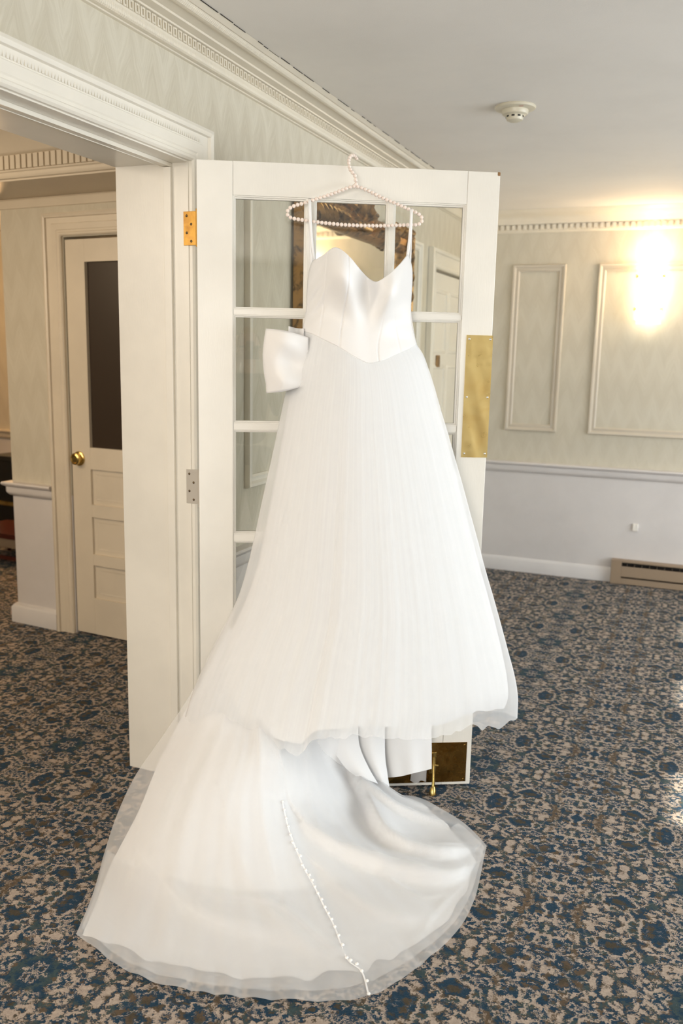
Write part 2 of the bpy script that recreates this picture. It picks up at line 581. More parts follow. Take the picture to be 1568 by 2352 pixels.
# crown mouldings ------------------------------------------------
def arc(p0, p1, bulge, n=6):
    p0, p1 = np.array(p0), np.array(p1)
    d = p1-p0; nrm = np.array([d[1], -d[0]])
    return [tuple(p0+d*k/n+nrm*bulge*math.sin(math.pi*k/n)) for k in range(n+1)]


CR = [(0, 2.338), (0.012, 2.338)] + arc((0.014, 2.341), (0.034, 2.361), 0.35) + [(0.035, 2.364), (0.035, 2.392), (0.046, 2.392), (0.048, 2.396), (0.078, 2.397), (0.080, 2.402), (0.112, 2.406)] + arc((0.114, 2.406), (0.150, 2.412), 0.22) + [(0.154, 2.410), (0.172, 2.4195), (0, 2.4195)]
b = MB(); b.sweep_line(CR, (XW, -3.7, 0), (XW, YF, 0), (1, 0, 0))
crown = b.build('trim_1', M_trim, smooth=35, kind='structure')


def unit_mesh(name, boxes, m):
    b = MB()
    for q in boxes: b.box(*q)
    me = bpy.data.meshes.new(name)
    me.from_pydata(b.v, [], b.f)
    me.materials.append(m)
    return me


key = unit_mesh('dentil', [(0, 0.0045, -0.0060, 0.0060, 0.366, 0.371), (0, 0.005, -0.0075, -0.0020, 0.368, 0.390), (0, 0.005, 0.0075, 0.0125, 0.366, 0.390), (0, 0.0045, 0.0, 0.0128, 0.386, 0.391)], M_trim)
off = Vector(crown.location)
y = 1.55
while y < 4.7:
    o = bpy.data.objects.new('dentil', key); COL.objects.link(o); o.parent = crown
    o.location = Vector((XW+0.035, y, 2.0))-off
    y += 0.0262
# ribbed beads of the crown
b = MB()
for (o0, z0, o1, z1, bl) in ((0.014, 2.341, 0.034, 2.361, 0.42), (0.114, 2.406, 0.150, 2.412, 0.27)):
    rows = []
    for k in range(1, 760):
        yy = 1.6+k*0.004
        bb = bl*(1.12 if k % 2 else 0.90)
        rows.append([np.array([XW+p[0], yy, p[1]]) for p in arc((o0, z0), (o1, z1), bb, 5)])
    b.grid(rows)
rb = b.build('ribbed_bead', M_trim, crown, kind='stuff')
# open crack between crown and ceiling
b = MB(); yy = 1.9
while yy < 5.2:
    ln = random.uniform(0.02, 0.11); w0 = random.uniform(0.0006, 0.0018); x0 = XW+0.171+random.uniform(-0.001, 0.003)
    b.box(x0, x0+w0, yy, yy+ln, ZC-0.0022, ZC-0.0005)
    yy += ln+random.choice((0.01, 0.03, 0.08))
b.build('crack', M_dark, crown, kind='stuff')

FCR = [(0, 2.292), (0.012, 2.292), (0.02, 2.300), (0.02, 2.306), (0.026, 2.306), (0.026, 2.338), (0.045, 2.340), (0.05, 2.352)] + arc((0.055, 2.356), (0.10, 2.392), -0.12) + [(0.112, 2.395), (0.135, 2.405), (0.15, 2.4195), (0, 2.4195)]
b = MB(); b.sweep_line(FCR, (XW, YF, 0), (3.4, YF, 0), (0, -1, 0))
fcrown = b.build('trim_2', M_trim, smooth=35, kind='structure')
dent = unit_mesh('dentil_far', [(-0.0115, 0.0115, -0.021, 0, 0.307, 0.337)], M_trim)
off = Vector(fcrown.location); x = -1.45
while x < 0.9:
    o = bpy.data.objects.new('dentil', dent); COL.objects.link(o); o.parent = fcrown
    o.location = Vector((x, YF-0.026, 2.0))-off
    x += 0.0375
b = MB(); b.sweep_line(FCR, (3.4, -3.7, 0), (3.4, YF, 0), (-1, 0, 0)); b.build('trim_3', M_trim, smooth=35, kind='structure')

# chair rails and baseboards
CHR = [(0, 0.700), (0.010, 0.702), (0.020, 0.714), (0.024, 0.722), (0.024, 0.748), (0.030, 0.752), (0.040, 0.758), (0.044, 0.766), (0.040, 0.774), (0, 0.776)]
BSB = [(0, 0), (0.016, 0), (0.016, 0.078), (0.013, 0.084), (0.008, 0.094), (0.003, 0.098), (0, 0.098)]
b = MB(); b.sweep_line(CHR, (XW, YF, 0), (3.4, YF, 0), (0, -1, 0)); b.build('trim_4', M_wain, smooth=40, kind='structure')
b = MB(); b.sweep_line(CHR, (XW, 2.66, 0), (XW, 5.01, 0), (1, 0, 0)); b.build('trim_5', M_wain, smooth=40, kind='structure')
b = MB(); b.sweep_line(BSB, (XW, YF, 0), (3.4, YF, 0), (0, -1, 0)); b.build('baseboard_back', M_base, smooth=40, kind='structure')
b = MB(); b.sweep_line(BSB, (XW, 2.66, 0), (XW, 5.01, 0), (1, 0, 0)); b.build('baseboard_left', M_base, smooth=40, kind='structure')

# picture-frame mouldings on the walls
PM = [(-0.046, 0), (-0.046, 0.008), (-0.038, 0.014), (-0.030, 0.010), (-0.022, 0.010), (-0.014, 0.020), (-0.004, 0.022), (0, 0.014), (0, 0)]
M_panel = paint('panel_moulding_paint', (0.62, 0.56, 0.46), 0.45)


def panel(name, a0, a1, z0, z1, T, m=M_panel):
    b = MB(); b.sweep_frame([(a0, z0), (a0, z1), (a1, z1), (a1, z0)], [(-o, h) for o, h in PM], T)
    # path runs so that positive offsets point outwards; PM keeps the moulding inside the given rectangle
    return b.build(name, m, smooth=40, kind='structure')


panel('trim_6', -1.220, -0.873, 0.990, 2.088, lambda a, z, h: WF(a, z, h))
panel('trim_7', -0.665, 0.75, 0.990, 2.088, lambda a, z, h: WF(a, z, h))
panel('trim_8', 0.95, 2.6, 0.990, 2.088, lambda a, z, h: WF(a, z, h))
panel('trim_9', 2.80, 4.86, 0.985, 2.10, lambda a, z, h: WL(a, z, h), M_paint)

# doorway: jamb lining, stop, casing
jamb = empty('trim_10', (XW, YJ, 0), kind='structure')
b = MB(); b.box(XB-0.005, XW+0.004, YJ, YJ+0.02, 0, DOZ+0.02); b.build('jamb', M_paint, jamb, bevel=0.0015)
b = MB(); b.box(XB-0.005, XW+0.004, DO0-0.02, DO0, 0, DOZ+0.02); b.build('jamb', M_paint, jamb)
b = MB(); b.box(XB-0.005, XW+0.004, DO0, YJ, DOZ, DOZ+0.02); b.build('head_lining', M_paint, jamb)
b = MB()
b.box(-1.600, -1.572, YJ-0.012, YJ, 0, DOZ-0.012); b.box(-1.600, -1.572, DO0, DO0+0.012, 0, DOZ-0.012)
b.box(-1.600, -1.572, DO0, YJ, DOZ-0.012, DOZ); b.build('stop', M_paint, jamb, bevel=0.002)
CAS = [(0.004, 0), (0.004, 0.012), (0.010, 0.018), (0.018, 0.018), (0.022, 0.013), (0.030, 0.013), (0.034, 0.016), (0.060, 0.018), (0.063, 0.014), (0.088, 0.020), (0.090, 0.030), (0.100, 0.034), (0.110, 0.030), (0.112, 0)]
b = MB(); b.sweep_frame([(YJ, 0), (YJ, DOZ), (DO0, DOZ), (DO0, 0)], CAS, lambda a, z, h: WL(a, z, h+0.003), closed=False)
b.build('casing', M_paint, jamb, smooth=30)
b = MB()
yy = DO0
while yy < YJ+0.05:
    b.box(0.018, 0.0212, yy, yy+0.006, DOZ+0.066, DOZ+0.086, lambda x, y, z: (XW+x, y, z)); yy += 0.0115
b.build('egg_and_dart', M_paint, jamb, kind='stuff')

# hinges (leaf on the jamb)
for z0, m, sm, z1 in ((1.803, M_hinge, M_screw, 1.905), (0.985, M_painted_hinge, M_screw, 1.098), (0.16, M_painted_hinge, M_screw, 0.27)):
    b = MB(); b.box(-1.533, -1.484, YJ-0.0025, YJ, z0, z1)
    hp = b.build('hinge_leaf', m, jamb, bevel=0.001)
    hp['label'] = 'old brass hinge leaf' if m is M_hinge else 'hinge leaf painted over'
    b = MB(); b.tube([(-1.474, YJ-0.012, z0-0.006), (-1.474, YJ-0.012, z1+0.004)], 0.0075, 12); b.build('hinge_barrel', m, hp, smooth=40)
    for k in range(4):
        xx = -1.521 if k % 2 else -1.505
        zz = z0+(z1-z0)*(0.12+0.25*k)
        b = MB(); b.lathe([(0.0, 0.004), (0.003, 0.0038), (0.0042, 0.0025)], lambda x, y, h, xx=xx, zz=zz: (xx+x, YJ-h, zz+y), 10)
        b.build('screw', sm, hp, smooth=True)

# ------------------------------------------------------------------ the open french door
door = empty('door_1', D3(0, -0.021, 0.01), kind='structure')
TH = 0.042
dT = lambda u, v, z: D3(u, v, z)
cols = [(0.116, 0.3235), (0.362, 0.575), (0.606, 0.8165)]
rows_z = [(1.616, 1.934), (1.266, 1.584), (0.909, 1.229), (0.550, 0.870)]
BD = 0.0085
b = MB(); b.box(0, cols[0][0]-BD, -TH, 0, 0.010, 2.040, dT); b.build('stile', M_door, door, bevel=0.002)
b = MB(); b.box(cols[2][1]+BD, DW, -TH, 0, 0.010, 2.040, dT); b.build('stile', M_door, door, bevel=0.002)
ul, ur = cols[0][0]-BD+0.0006, cols[2][1]+BD-0.0006
b = MB(); b.box(ul, ur, -TH, -0.0006, rows_z[0][1]+BD, 2.040, dT); b.build('rail', M_door, door, bevel=0.0012)
b = MB(); b.box(ul, ur, -TH, -0.0006, 0.010, rows_z[3][0]-BD, dT); b.build('rail', M_door, door, bevel=0.0012)
for i in range(3):
    b = MB(); b.box(ul, ur, -TH+0.004, -0.0035, rows_z[i+1][1]+BD, rows_z[i][0]-BD, dT); b.build('muntin', M_door, door, bevel=0.001)
for i in range(2):
    for z0, z1 in rows_z:
        b = MB(); b.box(cols[i][1]+BD, cols[i+1][0]-BD, -TH+0.004, -0.0035, z0-BD+0.0004, z1+BD-0.0004, dT); b.build('muntin', M_door, door, bevel=0.001)
BEAD = [(0, -0.018), (0, -0.014), (0.0015, -0.012), (0.004, -0.011), (0.005, -0.0065), (0.0085, -0.0055), (0.0088, -0.010)]
for c0, c1 in cols:
    for z0, z1 in rows_z:
        p = MB(); p.box(c0-0.004, c1+0.004, -0.021, -0.018, z0-0.004, z1+0.004, dT)
        pane = p.build('pane', M_glass, door)
        for sgn in (1, -1):
            bb = MB()
            f = (lambda a, z, h: D3(a, h, z)) if sgn == 1 else (lambda a, z, h: D3(a, -TH+0.003-h, z))
            bb.sweep_frame([(c0, z0), (c0, z1), (c1, z1), (c1, z0)], [(-o, h) for o, h in BEAD], f)
            bb.build('glazing_bead', M_door, pane, smooth=40)
# push plate
def wavy_plate(u0, u1, z0, z1, t, name, m, amp=0.0006, n=(10, 40)):
    b = MB(); rows = []
    for i in range(n[1]+1):
        z = z0+(z1-z0)*i/n[1]
        rows.append([D3(u0+(u1-u0)*j/n[0], t+amp*math.sin(z*31+j*0.7)*math.sin(j/n[0]*math.pi), z) for j in range(n[0]+1)])
    b.grid(rows)
    e = [rows[0], [D3(u0+(u1-u0)*j/n[0], 0.0, z0) for j in range(n[0]+1)]]; b.grid(e)
    e = [rows[-1], [D3(u0+(u1-u0)*j/n[0], 0.0, z1) for j in range(n[0]+1)]]; b.grid(e)
    b.grid([[r[0] for r in rows], [D3(u0, 0, z0+(z1-z0)*i/n[1]) for i in range(n[1]+1)]])
    b.grid([[r[-1] for r in rows], [D3(u1, 0, z0+(z1-z0)*i/n[1]) for i in range(n[1]+1)]])
    return b.build(name, m, door, smooth=30)


pp = wavy_plate(0.8425, 0.9285, 1.157, 1.547, 0.002, 'push_plate', M_brass)
pp['label'] = 'brass push plate'
for u in (0.8515, 0.9195):
    for z in (1.535, 1.352, 1.170):
        b = MB(); b.lathe([(0.0, 0.0045), (0.0022, 0.0040), (0.0035, 0.0024)], lambda x, y, h, u=u, z=z: D3(u+x, h, z+y), 12)
        b.build('screw', M_silver, pp, smooth=True)
kp = wavy_plate(0.03, 0.910, 0.021, 0.167, 0.0018, 'kick_plate', M_kick, 0.0004, (60, 8))
kp['label'] = 'tarnished brass kick plate'
for u in (0.06, 0.33, 0.62, 0.90):
    for z in (0.157, 0.031):
        b = MB(); b.lathe([(0.0, 0.004), (0.002, 0.0036), (0.0032, 0.0022)], lambda x, y, h, u=u, z=z: D3(u+x, h, z+y), 10)
        b.build('screw', M_kick, kp, smooth=True)
# kick-down door holder
hu = 0.790
b = MB(); b.box(hu-0.012, hu+0.012, 0.002, 0.007, 0.055, 0.135, dT); b.box(hu-0.009, hu+0.009, 0.007, 0.026, 0.075, 0.095, dT)
hd = b.build('door_holder', M_knob, door, bevel=0.002)
hd['label'] = 'brass kick-down door holder'
b = MB(); b.tube([D3(hu, 0.022, 0.125), D3(hu, 0.026, 0.095), D3(hu-0.002, 0.040, 0.050), D3(hu-0.004, 0.047, 0.026)], [0.004, 0.0055, 0.005, 0.006], 12)
b.build('arm', M_knob, hd, smooth=40)
b = MB(); b.tube([D3(hu-0.004, 0.047, 0.030), D3(hu-0.005, 0.049, 0.018), D3(hu-0.006, 0.052, 0.003), D3(hu-0.006, 0.052, 0.0005)], [0.006, 0.0115, 0.0125, 0.010], 14)
b.build('foot', M_knob, hd, smooth=40)
b = MB(); b.tube([D3(hu-0.014, 0.024, 0.098), D3(hu+0.016, 0.024, 0.094)], 0.004, 10); b.build('pivot_pin', M_knob, hd, smooth=40)
M_rawwood = mat('chipped_wood', (0.28, 0.15, 0.06), 0.8)
b = MB(); b.box(DW-0.010, DW+0.0007, -0.012, 0.0007, 2.028, 2.0407, dT); b.build('chipped_corner', M_rawwood, door, bevel=0.003)

# ------------------------------------------------------------------ far door in the main wall (seen through the glass)
d3 = empty('door_3', (XW-0.02, 5.54, 0), kind='structure')
b = MB(); b.box(XW-0.06, XW-0.02, 5.15, 5.93, 0.01, 1.982); b.build('slab', M_door, d3, bevel=0.002)
for z0, z1 in ((0.22, 0.82), (0.98, 1.40), (1.52, 1.86)):
    for y0, y1 in ((5.26, 5.50), (5.60, 5.84)):
        b = MB(); b.sweep_frame([(y0, z0), (y0, z1), (y1, z1), (y1, z0)], [(0, 0), (-0.004, 0.008), (-0.016, 0.006), (-0.026, 0.0)][::1], lambda a, z, h: np.array([XW-0.020+h, a, z]))
        b.build('panel_moulding', M_door, d3, smooth=40)
b = MB(); b.box(XW-0.021, XW-0.008, 5.318, 5.388, 1.410, 1.485); pl = b.build('brass_plate', M_gilt, d3, bevel=0.006)
b = MB(); b.lathe([(0, 0.05), (0.022, 0.048), (0.028, 0.035), (0.02, 0.02), (0.014, 0.0)], lambda x, y, h: (XW-0.02+h, 5.20+x, 0.93+y)); b.build('knob', M_knob, d3, smooth=40)
b = MB(); b.sweep_frame([(5.135, 0), (5.135, 1.99), (5.945, 1.99), (5.945, 0)], [(-o, h) for o, h in CAS], lambda a, z, h: WL(a, z, h+0.002), closed=False)
b.build('casing', M_paint, d3, smooth=30)

# ------------------------------------------------------------------ hall
hT = lambda u, v, z: H3(u, v, z)
UC = -0.352            # outer corner of the hall wall
DU0, DU1, DZH = 0.066, 0.866, 2.012
b = MB()
for u0, u1 in ((UC, DU0), (DU1, 1.30)):
    b.box(u0, u1, -0.16, 0, 0, CHZ, hT, 1); b.box(u0, u1, -0.16, 0, CHZ, ZC, hT, 0)
b.box(DU0, DU1, -0.16, 0, DZH, ZC, hT, 0)
b.build('wall_hall', [M_wpX, M_wain], kind='structure')
b = MB(); b.box(UC-0.35, 1.30, 0.0, 0.36, 2.205, ZC, hT); b.build('trim_11', M_hallpaint, kind='structure')
HCR = [(0, 2.212), (0.012, 2.214), (0.018, 2.224), (0.018, 2.236), (0.024, 2.240), (0.024, 2.306), (0.036, 2.310), (0.044, 2.318), (0.06, 2.345), (0.09, 2.372), (0.10, 2.385), (0.13, 2.40), (0.14, 2.4195), (0, 2.4195)]
b = MB(); b.sweep_line(HCR, H3(UC-0.35, 0.36, 0), H3(1.30, 0.36, 0), NH)
hcrown = b.build('trim_12', M_hallpaint, smooth=35, kind='structure')
hd_me = unit_mesh('dentil_hall', [(-0.0125, 0.0125, -0.014, 0, 0.246, 0.303)], M_hallpaint)
off = Vector(hcrown.location); u = UC-0.33
while u < 0.9:
    o = bpy.data.objects.new('dentil', hd_me); COL.objects.link(o); o.parent = hcrown
    p = H3(u, 0.36+0.024, 2.0)
    o.location = Vector(p)-off; o.rotation_euler = (0, 0, AH)
    u += 0.034
PR = [(0, 2.158), (0.008, 2.160), (0.012, 2.172), (0.018, 2.184), (0.022, 2.196), (0.016, 2.204), (0, 2.204)]
b = MB(); b.sweep_line(PR, H3(UC, 0, 0), H3(1.3, 0, 0), NH); b.build('trim_13', M_hallpaint, smooth=40, kind='structure')
# chair rail and base turn the corner
def turn(prof, name, m, u1):
    b = MB()
    rowsP = []
    for (uu, vv, du, dv) in ((u1, 0, 0, 1), (UC, 0, -1, 1), (UC, -0.16, -1, 0)):
        rowsP.append([H3(uu+du*o, vv+dv*o, z) for o, z in prof])
    b.grid(rowsP)
    b.f.append(tuple(range(len(prof)))); b.mi.append(0)
    return b.build(name, m, smooth=40, kind='structure')


M_hallwain = M_wain
turn(CHR, 'trim_14', M_wain, DU0-0.118)
turn([(o*1.6, z*1.08) for o, z in BSB], 'baseboard_hall', M_base, DU0-0.118)
d2 = empty('door_2', H3((DU0+DU1)/2, -0.02, 0), kind='structure')
b = MB(); b.sweep_frame([(DU0, 0), (DU0, DZH), (DU1, DZH), (DU1, 0)], [(-o, h) for o, h in CAS][::1], lambda a, z, h: H3(a, h+0.001, z), closed=False)
b.build('casing', M_hallpaint, d2, smooth=30)
g0, g1, gz0, gz1 = 0.190, 0.74, 0.990, 1.893
b = MB()
b.box(DU0+0.004, g0, -0.045, -0.005, 0.012, 2.000, hT); b.build('stile', M_hallpaint, d2, bevel=0.001)
b = MB(); b.box(g1, DU1-0.004, -0.045, -0.005, 0.012, 2.000, hT); b.build('stile', M_hallpaint, d2, bevel=0.001)
zs = [(0.012, 0.205), (0.382, 0.440), (0.634, 0.700), (0.880, gz0), (gz1, 2.000)]
for z0, z1 in zs:
    b = MB(); b.box(g0, g1, -0.045, -0.0055, z0, z1, hT); b.build('rail', M_hallpaint, d2, bevel=0.001)
for z0, z1 in ((0.205, 0.382), (0.440, 0.634), (0.700, 0.880)):
    b = MB(); b.box(g0-0.005, g1+0.005, -0.04, -0.018, z0-0.005, z1+0.005, hT)
    pn = b.build('panel', M_hallpaint, d2)
    b = MB(); b.sweep_frame([(g0, z0), (g0, z1), (g1, z1), (g1, z0)], [(0, -0.0055), (-0.008, -0.009), (-0.012, -0.016), (-0.02, -0.018)], lambda a, z, h: H3(a, h, z)); b.build('panel_moulding', M_hallpaint, pn, smooth=40)
    b = MB(); b.sweep_frame([(g0+0.035, z0+0.035), (g0+0.035, z1-0.035), (g1-0.035, z1-0.035), (g1-0.035, z0+0.035)], [(0, -0.0185), (-0.012, -0.0165)], lambda a, z, h: H3(a, h, z)); b.build('raised_field', M_hallpaint, pn)
M_screen = mat('dark_screen_glass', (0.045, 0.030, 0.018), 0.35)
t = NT(M_screen); s_ = t.xyz(t.geo())
t.l(t.mix(t.m('PINGPONG', t.m('MULTIPLY', s_[2], 1.0), 0.004), (0.040, 0.026, 0.016, 1), (0.062, 0.042, 0.026, 1)), t.b.inputs['Base Color'])
b = MB(); b.box(g0, g1, -0.030, -0.024, gz0, gz1, hT); gp = b.build('pane', M_screen, d2)
gp['label'] = 'dark screened glass panel'
b = MB(); b.sweep_frame([(g0, gz0), (g0, gz1), (g1, gz1), (g1, gz0)], [(0, -0.005), (-0.006, -0.007), (-0.010, -0.016), (-0.010, -0.024)], lambda a, z, h: H3(a, h, z)); b.build('glazing_bead', M_hallpaint, gp, smooth=40)
b = MB(); b.lathe([(0.037, 0), (0.037, 0.005), (0.033, 0.008), (0.024, 0.010), (0.021, 0.014), (0.028, 0.018), (0.031, 0.026), (0.029, 0.034), (0.022, 0.038), (0.018, 0.033), (0.010, 0.032), (0, 0.034)], lambda x, y, h: H3(0.118+x, -0.005+h, 0.930+y), 28)
kb = b.build('knob', M_knob, d2, smooth=40)

# walls that close the hall and the nook beyond
b = MB(); b.box(-3.6, 0.6, -2.25, -2.1, 0, CHZ, hT, 1); b.box(-3.6, 0.6, -2.25, -2.1, CHZ, ZC, hT, 0); b.build('wall_nook', [M_wpX, M_wain], kind='structure')
b = MB(); b.sweep_line(CHR, H3(-3.6, -2.1, 0), H3(0.6, -2.1, 0), NH); b.build('trim_15', M_hallpaint, smooth=40, kind='structure')
b = MB(); b.sweep_frame([(-2.2, 0.96), (-2.2, 2.0), (-1.0, 2.0), (-1.0, 0.96)], [(-o, h) for o, h in PM], lambda a, z, h: H3(a, -2.1+h, z)); b.build('trim_16', M_hallpaint, smooth=40, kind='structure')
b = MB(); b.box(-7.5, -7.3, -3.7, 7.2, 0, ZC); b.build('wall_hall_end', M_wpY, kind='structure')
b = MB(); b.box(-7.5, XB, -3.9, -3.7, 0, ZC); b.build('wall_hall_near', M_wpX, kind='structure')

# black cabinet and bench glimpsed past the hall corner
def NK(u, v, z): return H3(u, v, z)
k = empty('console_cabinet', NK(-1.35, -1.75, 0), 'black lacquered cabinet with a gold band in the nook past the hall corner', 'cabinet')
b = MB(); b.box(-2.1, -0.55, -2.02, -1.45, 0.06, 0.62, NK); b.build('body', M_black, k, bevel=0.004)
b = MB(); b.box(-2.14, -0.51, -2.04, -1.42, 0.62, 0.66, NK); b.build('top', M_black, k, bevel=0.006)
b = MB(); b.box(-2.1, -0.55, -1.45, -1.440, 0.275, 0.305, NK); b.build('gold_band', M_knob, k)
b = MB(); b.box(-2.05, -0.60, -2.0, -1.5, 0.0, 0.06, NK); b.build('plinth', M_mahog, k)
k = empty('bench', NK(-1.1, -1.05, 0), 'low mahogany bench with a beige side panel in front of the black cabinet', 'bench')
b = MB(); b.box(-1.75, -0.45, -1.22, -0.86, 0.125, 0.190, NK); b.build('apron', M_seat, k, bevel=0.004)
b = MB(); b.box(-1.76, -0.44, -1.23, -0.85, 0.190, 0.222, NK); b.build('bench_top', M_mahog, k)
for uu in (-1.72, -0.48):
    for vv in (-1.20, -0.88):
        b = MB(); b.tube([NK(uu, vv, 0.125), NK(uu, vv, 0.07), NK(uu, vv, 0.0)], [0.026, 0.018, 0.014], 10); b.build('leg', M_mahog, k, smooth=40)
b = MB(); b.box(-1.72, -0.48, -0.89, -0.87, 0.035, 0.06, NK); b.build('stretcher', M_mahog, k)

# ------------------------------------------------------------------ things on ceiling and walls
sd = empty('smoke_detector', (-0.742, 3.515, ZC), 'round ivory smoke detector mounted on the ceiling', 'smoke detector')
sT = lambda x, y, h: (-0.742+x, 3.515+y, ZC-h)
b = MB(); b.lathe([(0.0, 0), (0.076, 0), (0.078, 0.004), (0.075, 0.009), (0.060, 0.013), (0.044, 0.014)], sT, 40); b.build('base', M_plastic, sd, smooth=40)
b = MB(); b.lathe([(0.050, 0.012), (0.050, 0.024), (0.047, 0.029), (0.036, 0.032), (0.034, 0.034), (0.033, 0.042), (0.030, 0.049), (0.020, 0.053), (0, 0.054)], sT, 36); hb = b.build('head', M_plastic, sd, smooth=35)
for kk in range(9):
    a0 = kk*2*math.pi/9-1.75
    b = MB(); rows = []
    for h in (0.0345, 0.0405):
        rows.append([sT((0.0343)*math.cos(a0+j*0.09), (0.0343)*math.sin(a0+j*0.09), h) for j in range(5)])
    b.grid(rows); b.build('slot', M_dark, hb)
b = MB(); b.grid([[sT(0.025+0.008*i, -0.058+0.002*i+0.004*j, 0.0135) for i in range(3)] for j in range(2)]); b.build('red_mark', M_red, sd)

sc = empty('wall_sconce', (-0.343, YF, 1.70), 'lit glass wall sconce with brass clips over the wide wall panel', 'wall lamp')
b = MB(); rows = []
for z in np.linspace(1.735, 2.065, 9):
    rows.append([(-0.343+0.078*math.cos(a), YF-0.035-0.060*math.sin(a), z) for a in np.linspace(0, math.pi, 19)])
b.grid(rows); b.f.append(tuple(range(19))); b.mi.append(0); b.f.append(tuple(range(8*19, 9*19))); b.mi.append(0)
b.build('frosted_shade', M_frost, sc, smooth=40)
b = MB(); b.box(-0.425, -0.261, YF-0.102, YF-0.098, 1.705, 2.080); b.build('glass_panel', M_winglass, sc)
b = MB(); b.box(-0.41, -0.276, YF-0.03, YF, 1.74, 2.06); b.build('back_plate', M_knob, sc, bevel=0.003)
for xx in (-0.420, -0.266):
    for zz in (1.797, 1.998):
        b = MB(); b.box(xx-0.009, xx+0.009, YF-0.106, YF-0.094, zz-0.009, zz+0.009); b.build('brass_clip', M_knob, sc, bevel=0.002)
        b = MB(); b.tube([(xx, YF-0.1, zz), (xx*0.9-0.034, YF-0.01, zz)], 0.004, 8); b.build('bracket', M_knob, sc, smooth=40)
light('sconce_bulb', 'POINT', (-0.343, YF-0.17, 1.92), 3.2, (1.0, 0.74, 0.44), size=0.06)
light('sconce_bulb_up', 'POINT', (-0.343, YF-0.09, 2.15), 4.2, (1.0, 0.66, 0.34), size=0.05)

bh = empty('baseboard_heater', (0.4, YF, 0), 'tan electric baseboard heater on the floor against the far wall', 'heater')
xe, x1 = -0.445, 1.6
HP = [(0, 0.165), (0.055, 0.165), (0.062, 0.158), (0.062, 0.148)]
b = MB(); b.box(xe, xe+0.066, YF-0.066, YF-0.001, 0.004, 0.166); b.build('end_cap', M_tan, bh, bevel=0.002)
b = MB(); b.box(x1-0.066, x1, YF-0.066, YF-0.001, 0.004, 0.166); b.build('end_cap', M_tan, bh, bevel=0.002)
b = MB(); b.box(xe+0.066, x1-0.066, YF-0.062, YF-0.001, 0.152, 0.165); b.build('top_rail', M_tan, bh, bevel=0.002)
b = MB(); b.box(xe+0.066, x1-0.066, YF-0.064, YF-0.058, 0.056, 0.127); b.build('front_panel', M_tan, bh, bevel=0.002)
b = MB(); b.box(xe+0.066, x1-0.066, YF-0.058, YF-0.001, 0.004, 0.044); b.build('bottom_rail', M_tan, bh, bevel=0.002)
b = MB(); b.box(xe+0.066, x1-0.066, YF-0.030, YF-0.001, 0.044, 0.152); b.build('dark_core', M_dark, bh)
b = MB()
for i in range(40):
    xx = xe+0.10+i*0.047; b.box(xx, xx+0.001, YF-0.052, YF-0.030, 0.06, 0.14)
b.build('fin', M_tan, bh, kind='stuff')
wp = MB(); wp.box(-0.333, -0.297, YF-0.016, YF, 0.362, 0.412)
tag(wp.build('wall_plug', M_white, bevel=0.004), 'small white plug low on the grey wall above the heater', 'plug')

# gilt mirror on the main wall behind the door
mr = empty('mirror', (XW, 3.86, 1.0), 'large bronze gilt mirror with a carved crest on the wall behind the open door', 'mirror')
m0, m1, mz0, mz1 = 3.175, 4.56, 0.82, 2.10
def MT(a, z, h): return np.array([XW+0.012+h, a, z])
FR = [(0, 0), (0, 0.045), (0.012, 0.056), (0.022, 0.050), (0.030, 0.034), (0.060, 0.030), (0.070, 0.040), (0.082, 0.044), (0.092, 0.030), (0.1, 0.018), (0.1, 0)]
b = MB(); b.sweep_frame([(m0, mz0), (m0, mz1), (m1, mz1), (m1, mz0)], FR, MT); b.build('frame', M_gilt, mr, smooth=35)
b = MB(); b.box(0.010, 0.014, m0+0.09, m1-0.09, mz0+0.09, mz1-0.09, lambda x, y, z: (XW+x, y, z)); b.build('mirror_glass', M_mirror, mr)
b = MB(); b.box(0.0, 0.010, m0+0.02, m1-0.02, mz0+0.02, mz1-0.02, lambda x, y, z: (XW+x, y, z)); b.build('backing', M_dark, mr)


def leaf(b, cy, cz, ang, ln, wd, hgt, h0):
    rows = []
    ca, sa = math.cos(ang), math.sin(ang)
    for i in range(8):
        t_ = i/7
        w = wd*math.sin(math.pi*min(1, t_*0.92+0.06))**0.8*(1+0.25*math.sin(t_*22))
        r = []
        for j in range(7):
            s_ = j/3-1
            hh = h0+hgt*(math.sin(t_*math.pi*0.8+0.3))*(1-0.55*s_*s_)+0.006*math.cos(s_*9)
            x_ = t_*ln; y_ = s_*w
            r.append(MT(cy+x_*ca-y_*sa, cz+x_*sa+y_*ca, hh))
        rows.append(r)
    b.grid(rows)


crest_c = (3.80, 2.09)
b = MB()
for i in range(11):
    a = math.pi*(0.02+0.96*i/10); leaf(b, crest_c[0]+0.02*math.cos(a), crest_c[1]-0.03, a, 0.20 if i % 2 else 0.15, 0.035, 0.05, 0.02)
for sg in (1, -1):
    for i in range(7):
        leaf(b, crest_c[0]+sg*(0.12+i*0.055), crest_c[1]-0.06-i*0.006, (math.pi/2)-sg*(1.25-0.12*i), 0.13-0.004*i, 0.032, 0.04, 0.02)
    for i in range(8):
        leaf(b, (m1 if sg > 0 else m0)-sg*0.05-sg*i*0.04, mz1-0.02, math.pi/2+0.5*math.sin(i*2.1), 0.05, 0.03, 0.035, 0.03)
    for i in range(6):
        leaf(b, (m1-0.045) if sg > 0 else (m0+0.045), mz1-0.02-i*0.05, math.pi/2+math.pi+0.4*math.sin(i*2.7), 0.085, 0.026, 0.03, 0.03)
b.tube([MT(crest_c[0]-0.06, crest_c[1]-0.04, 0.03), MT(crest_c[0], crest_c[1]-0.055, 0.07), MT(crest_c[0]+0.06, crest_c[1]-0.04, 0.03)], 0.028, 10)
b.build('carved_crest', M_gilt, mr, smooth=50)

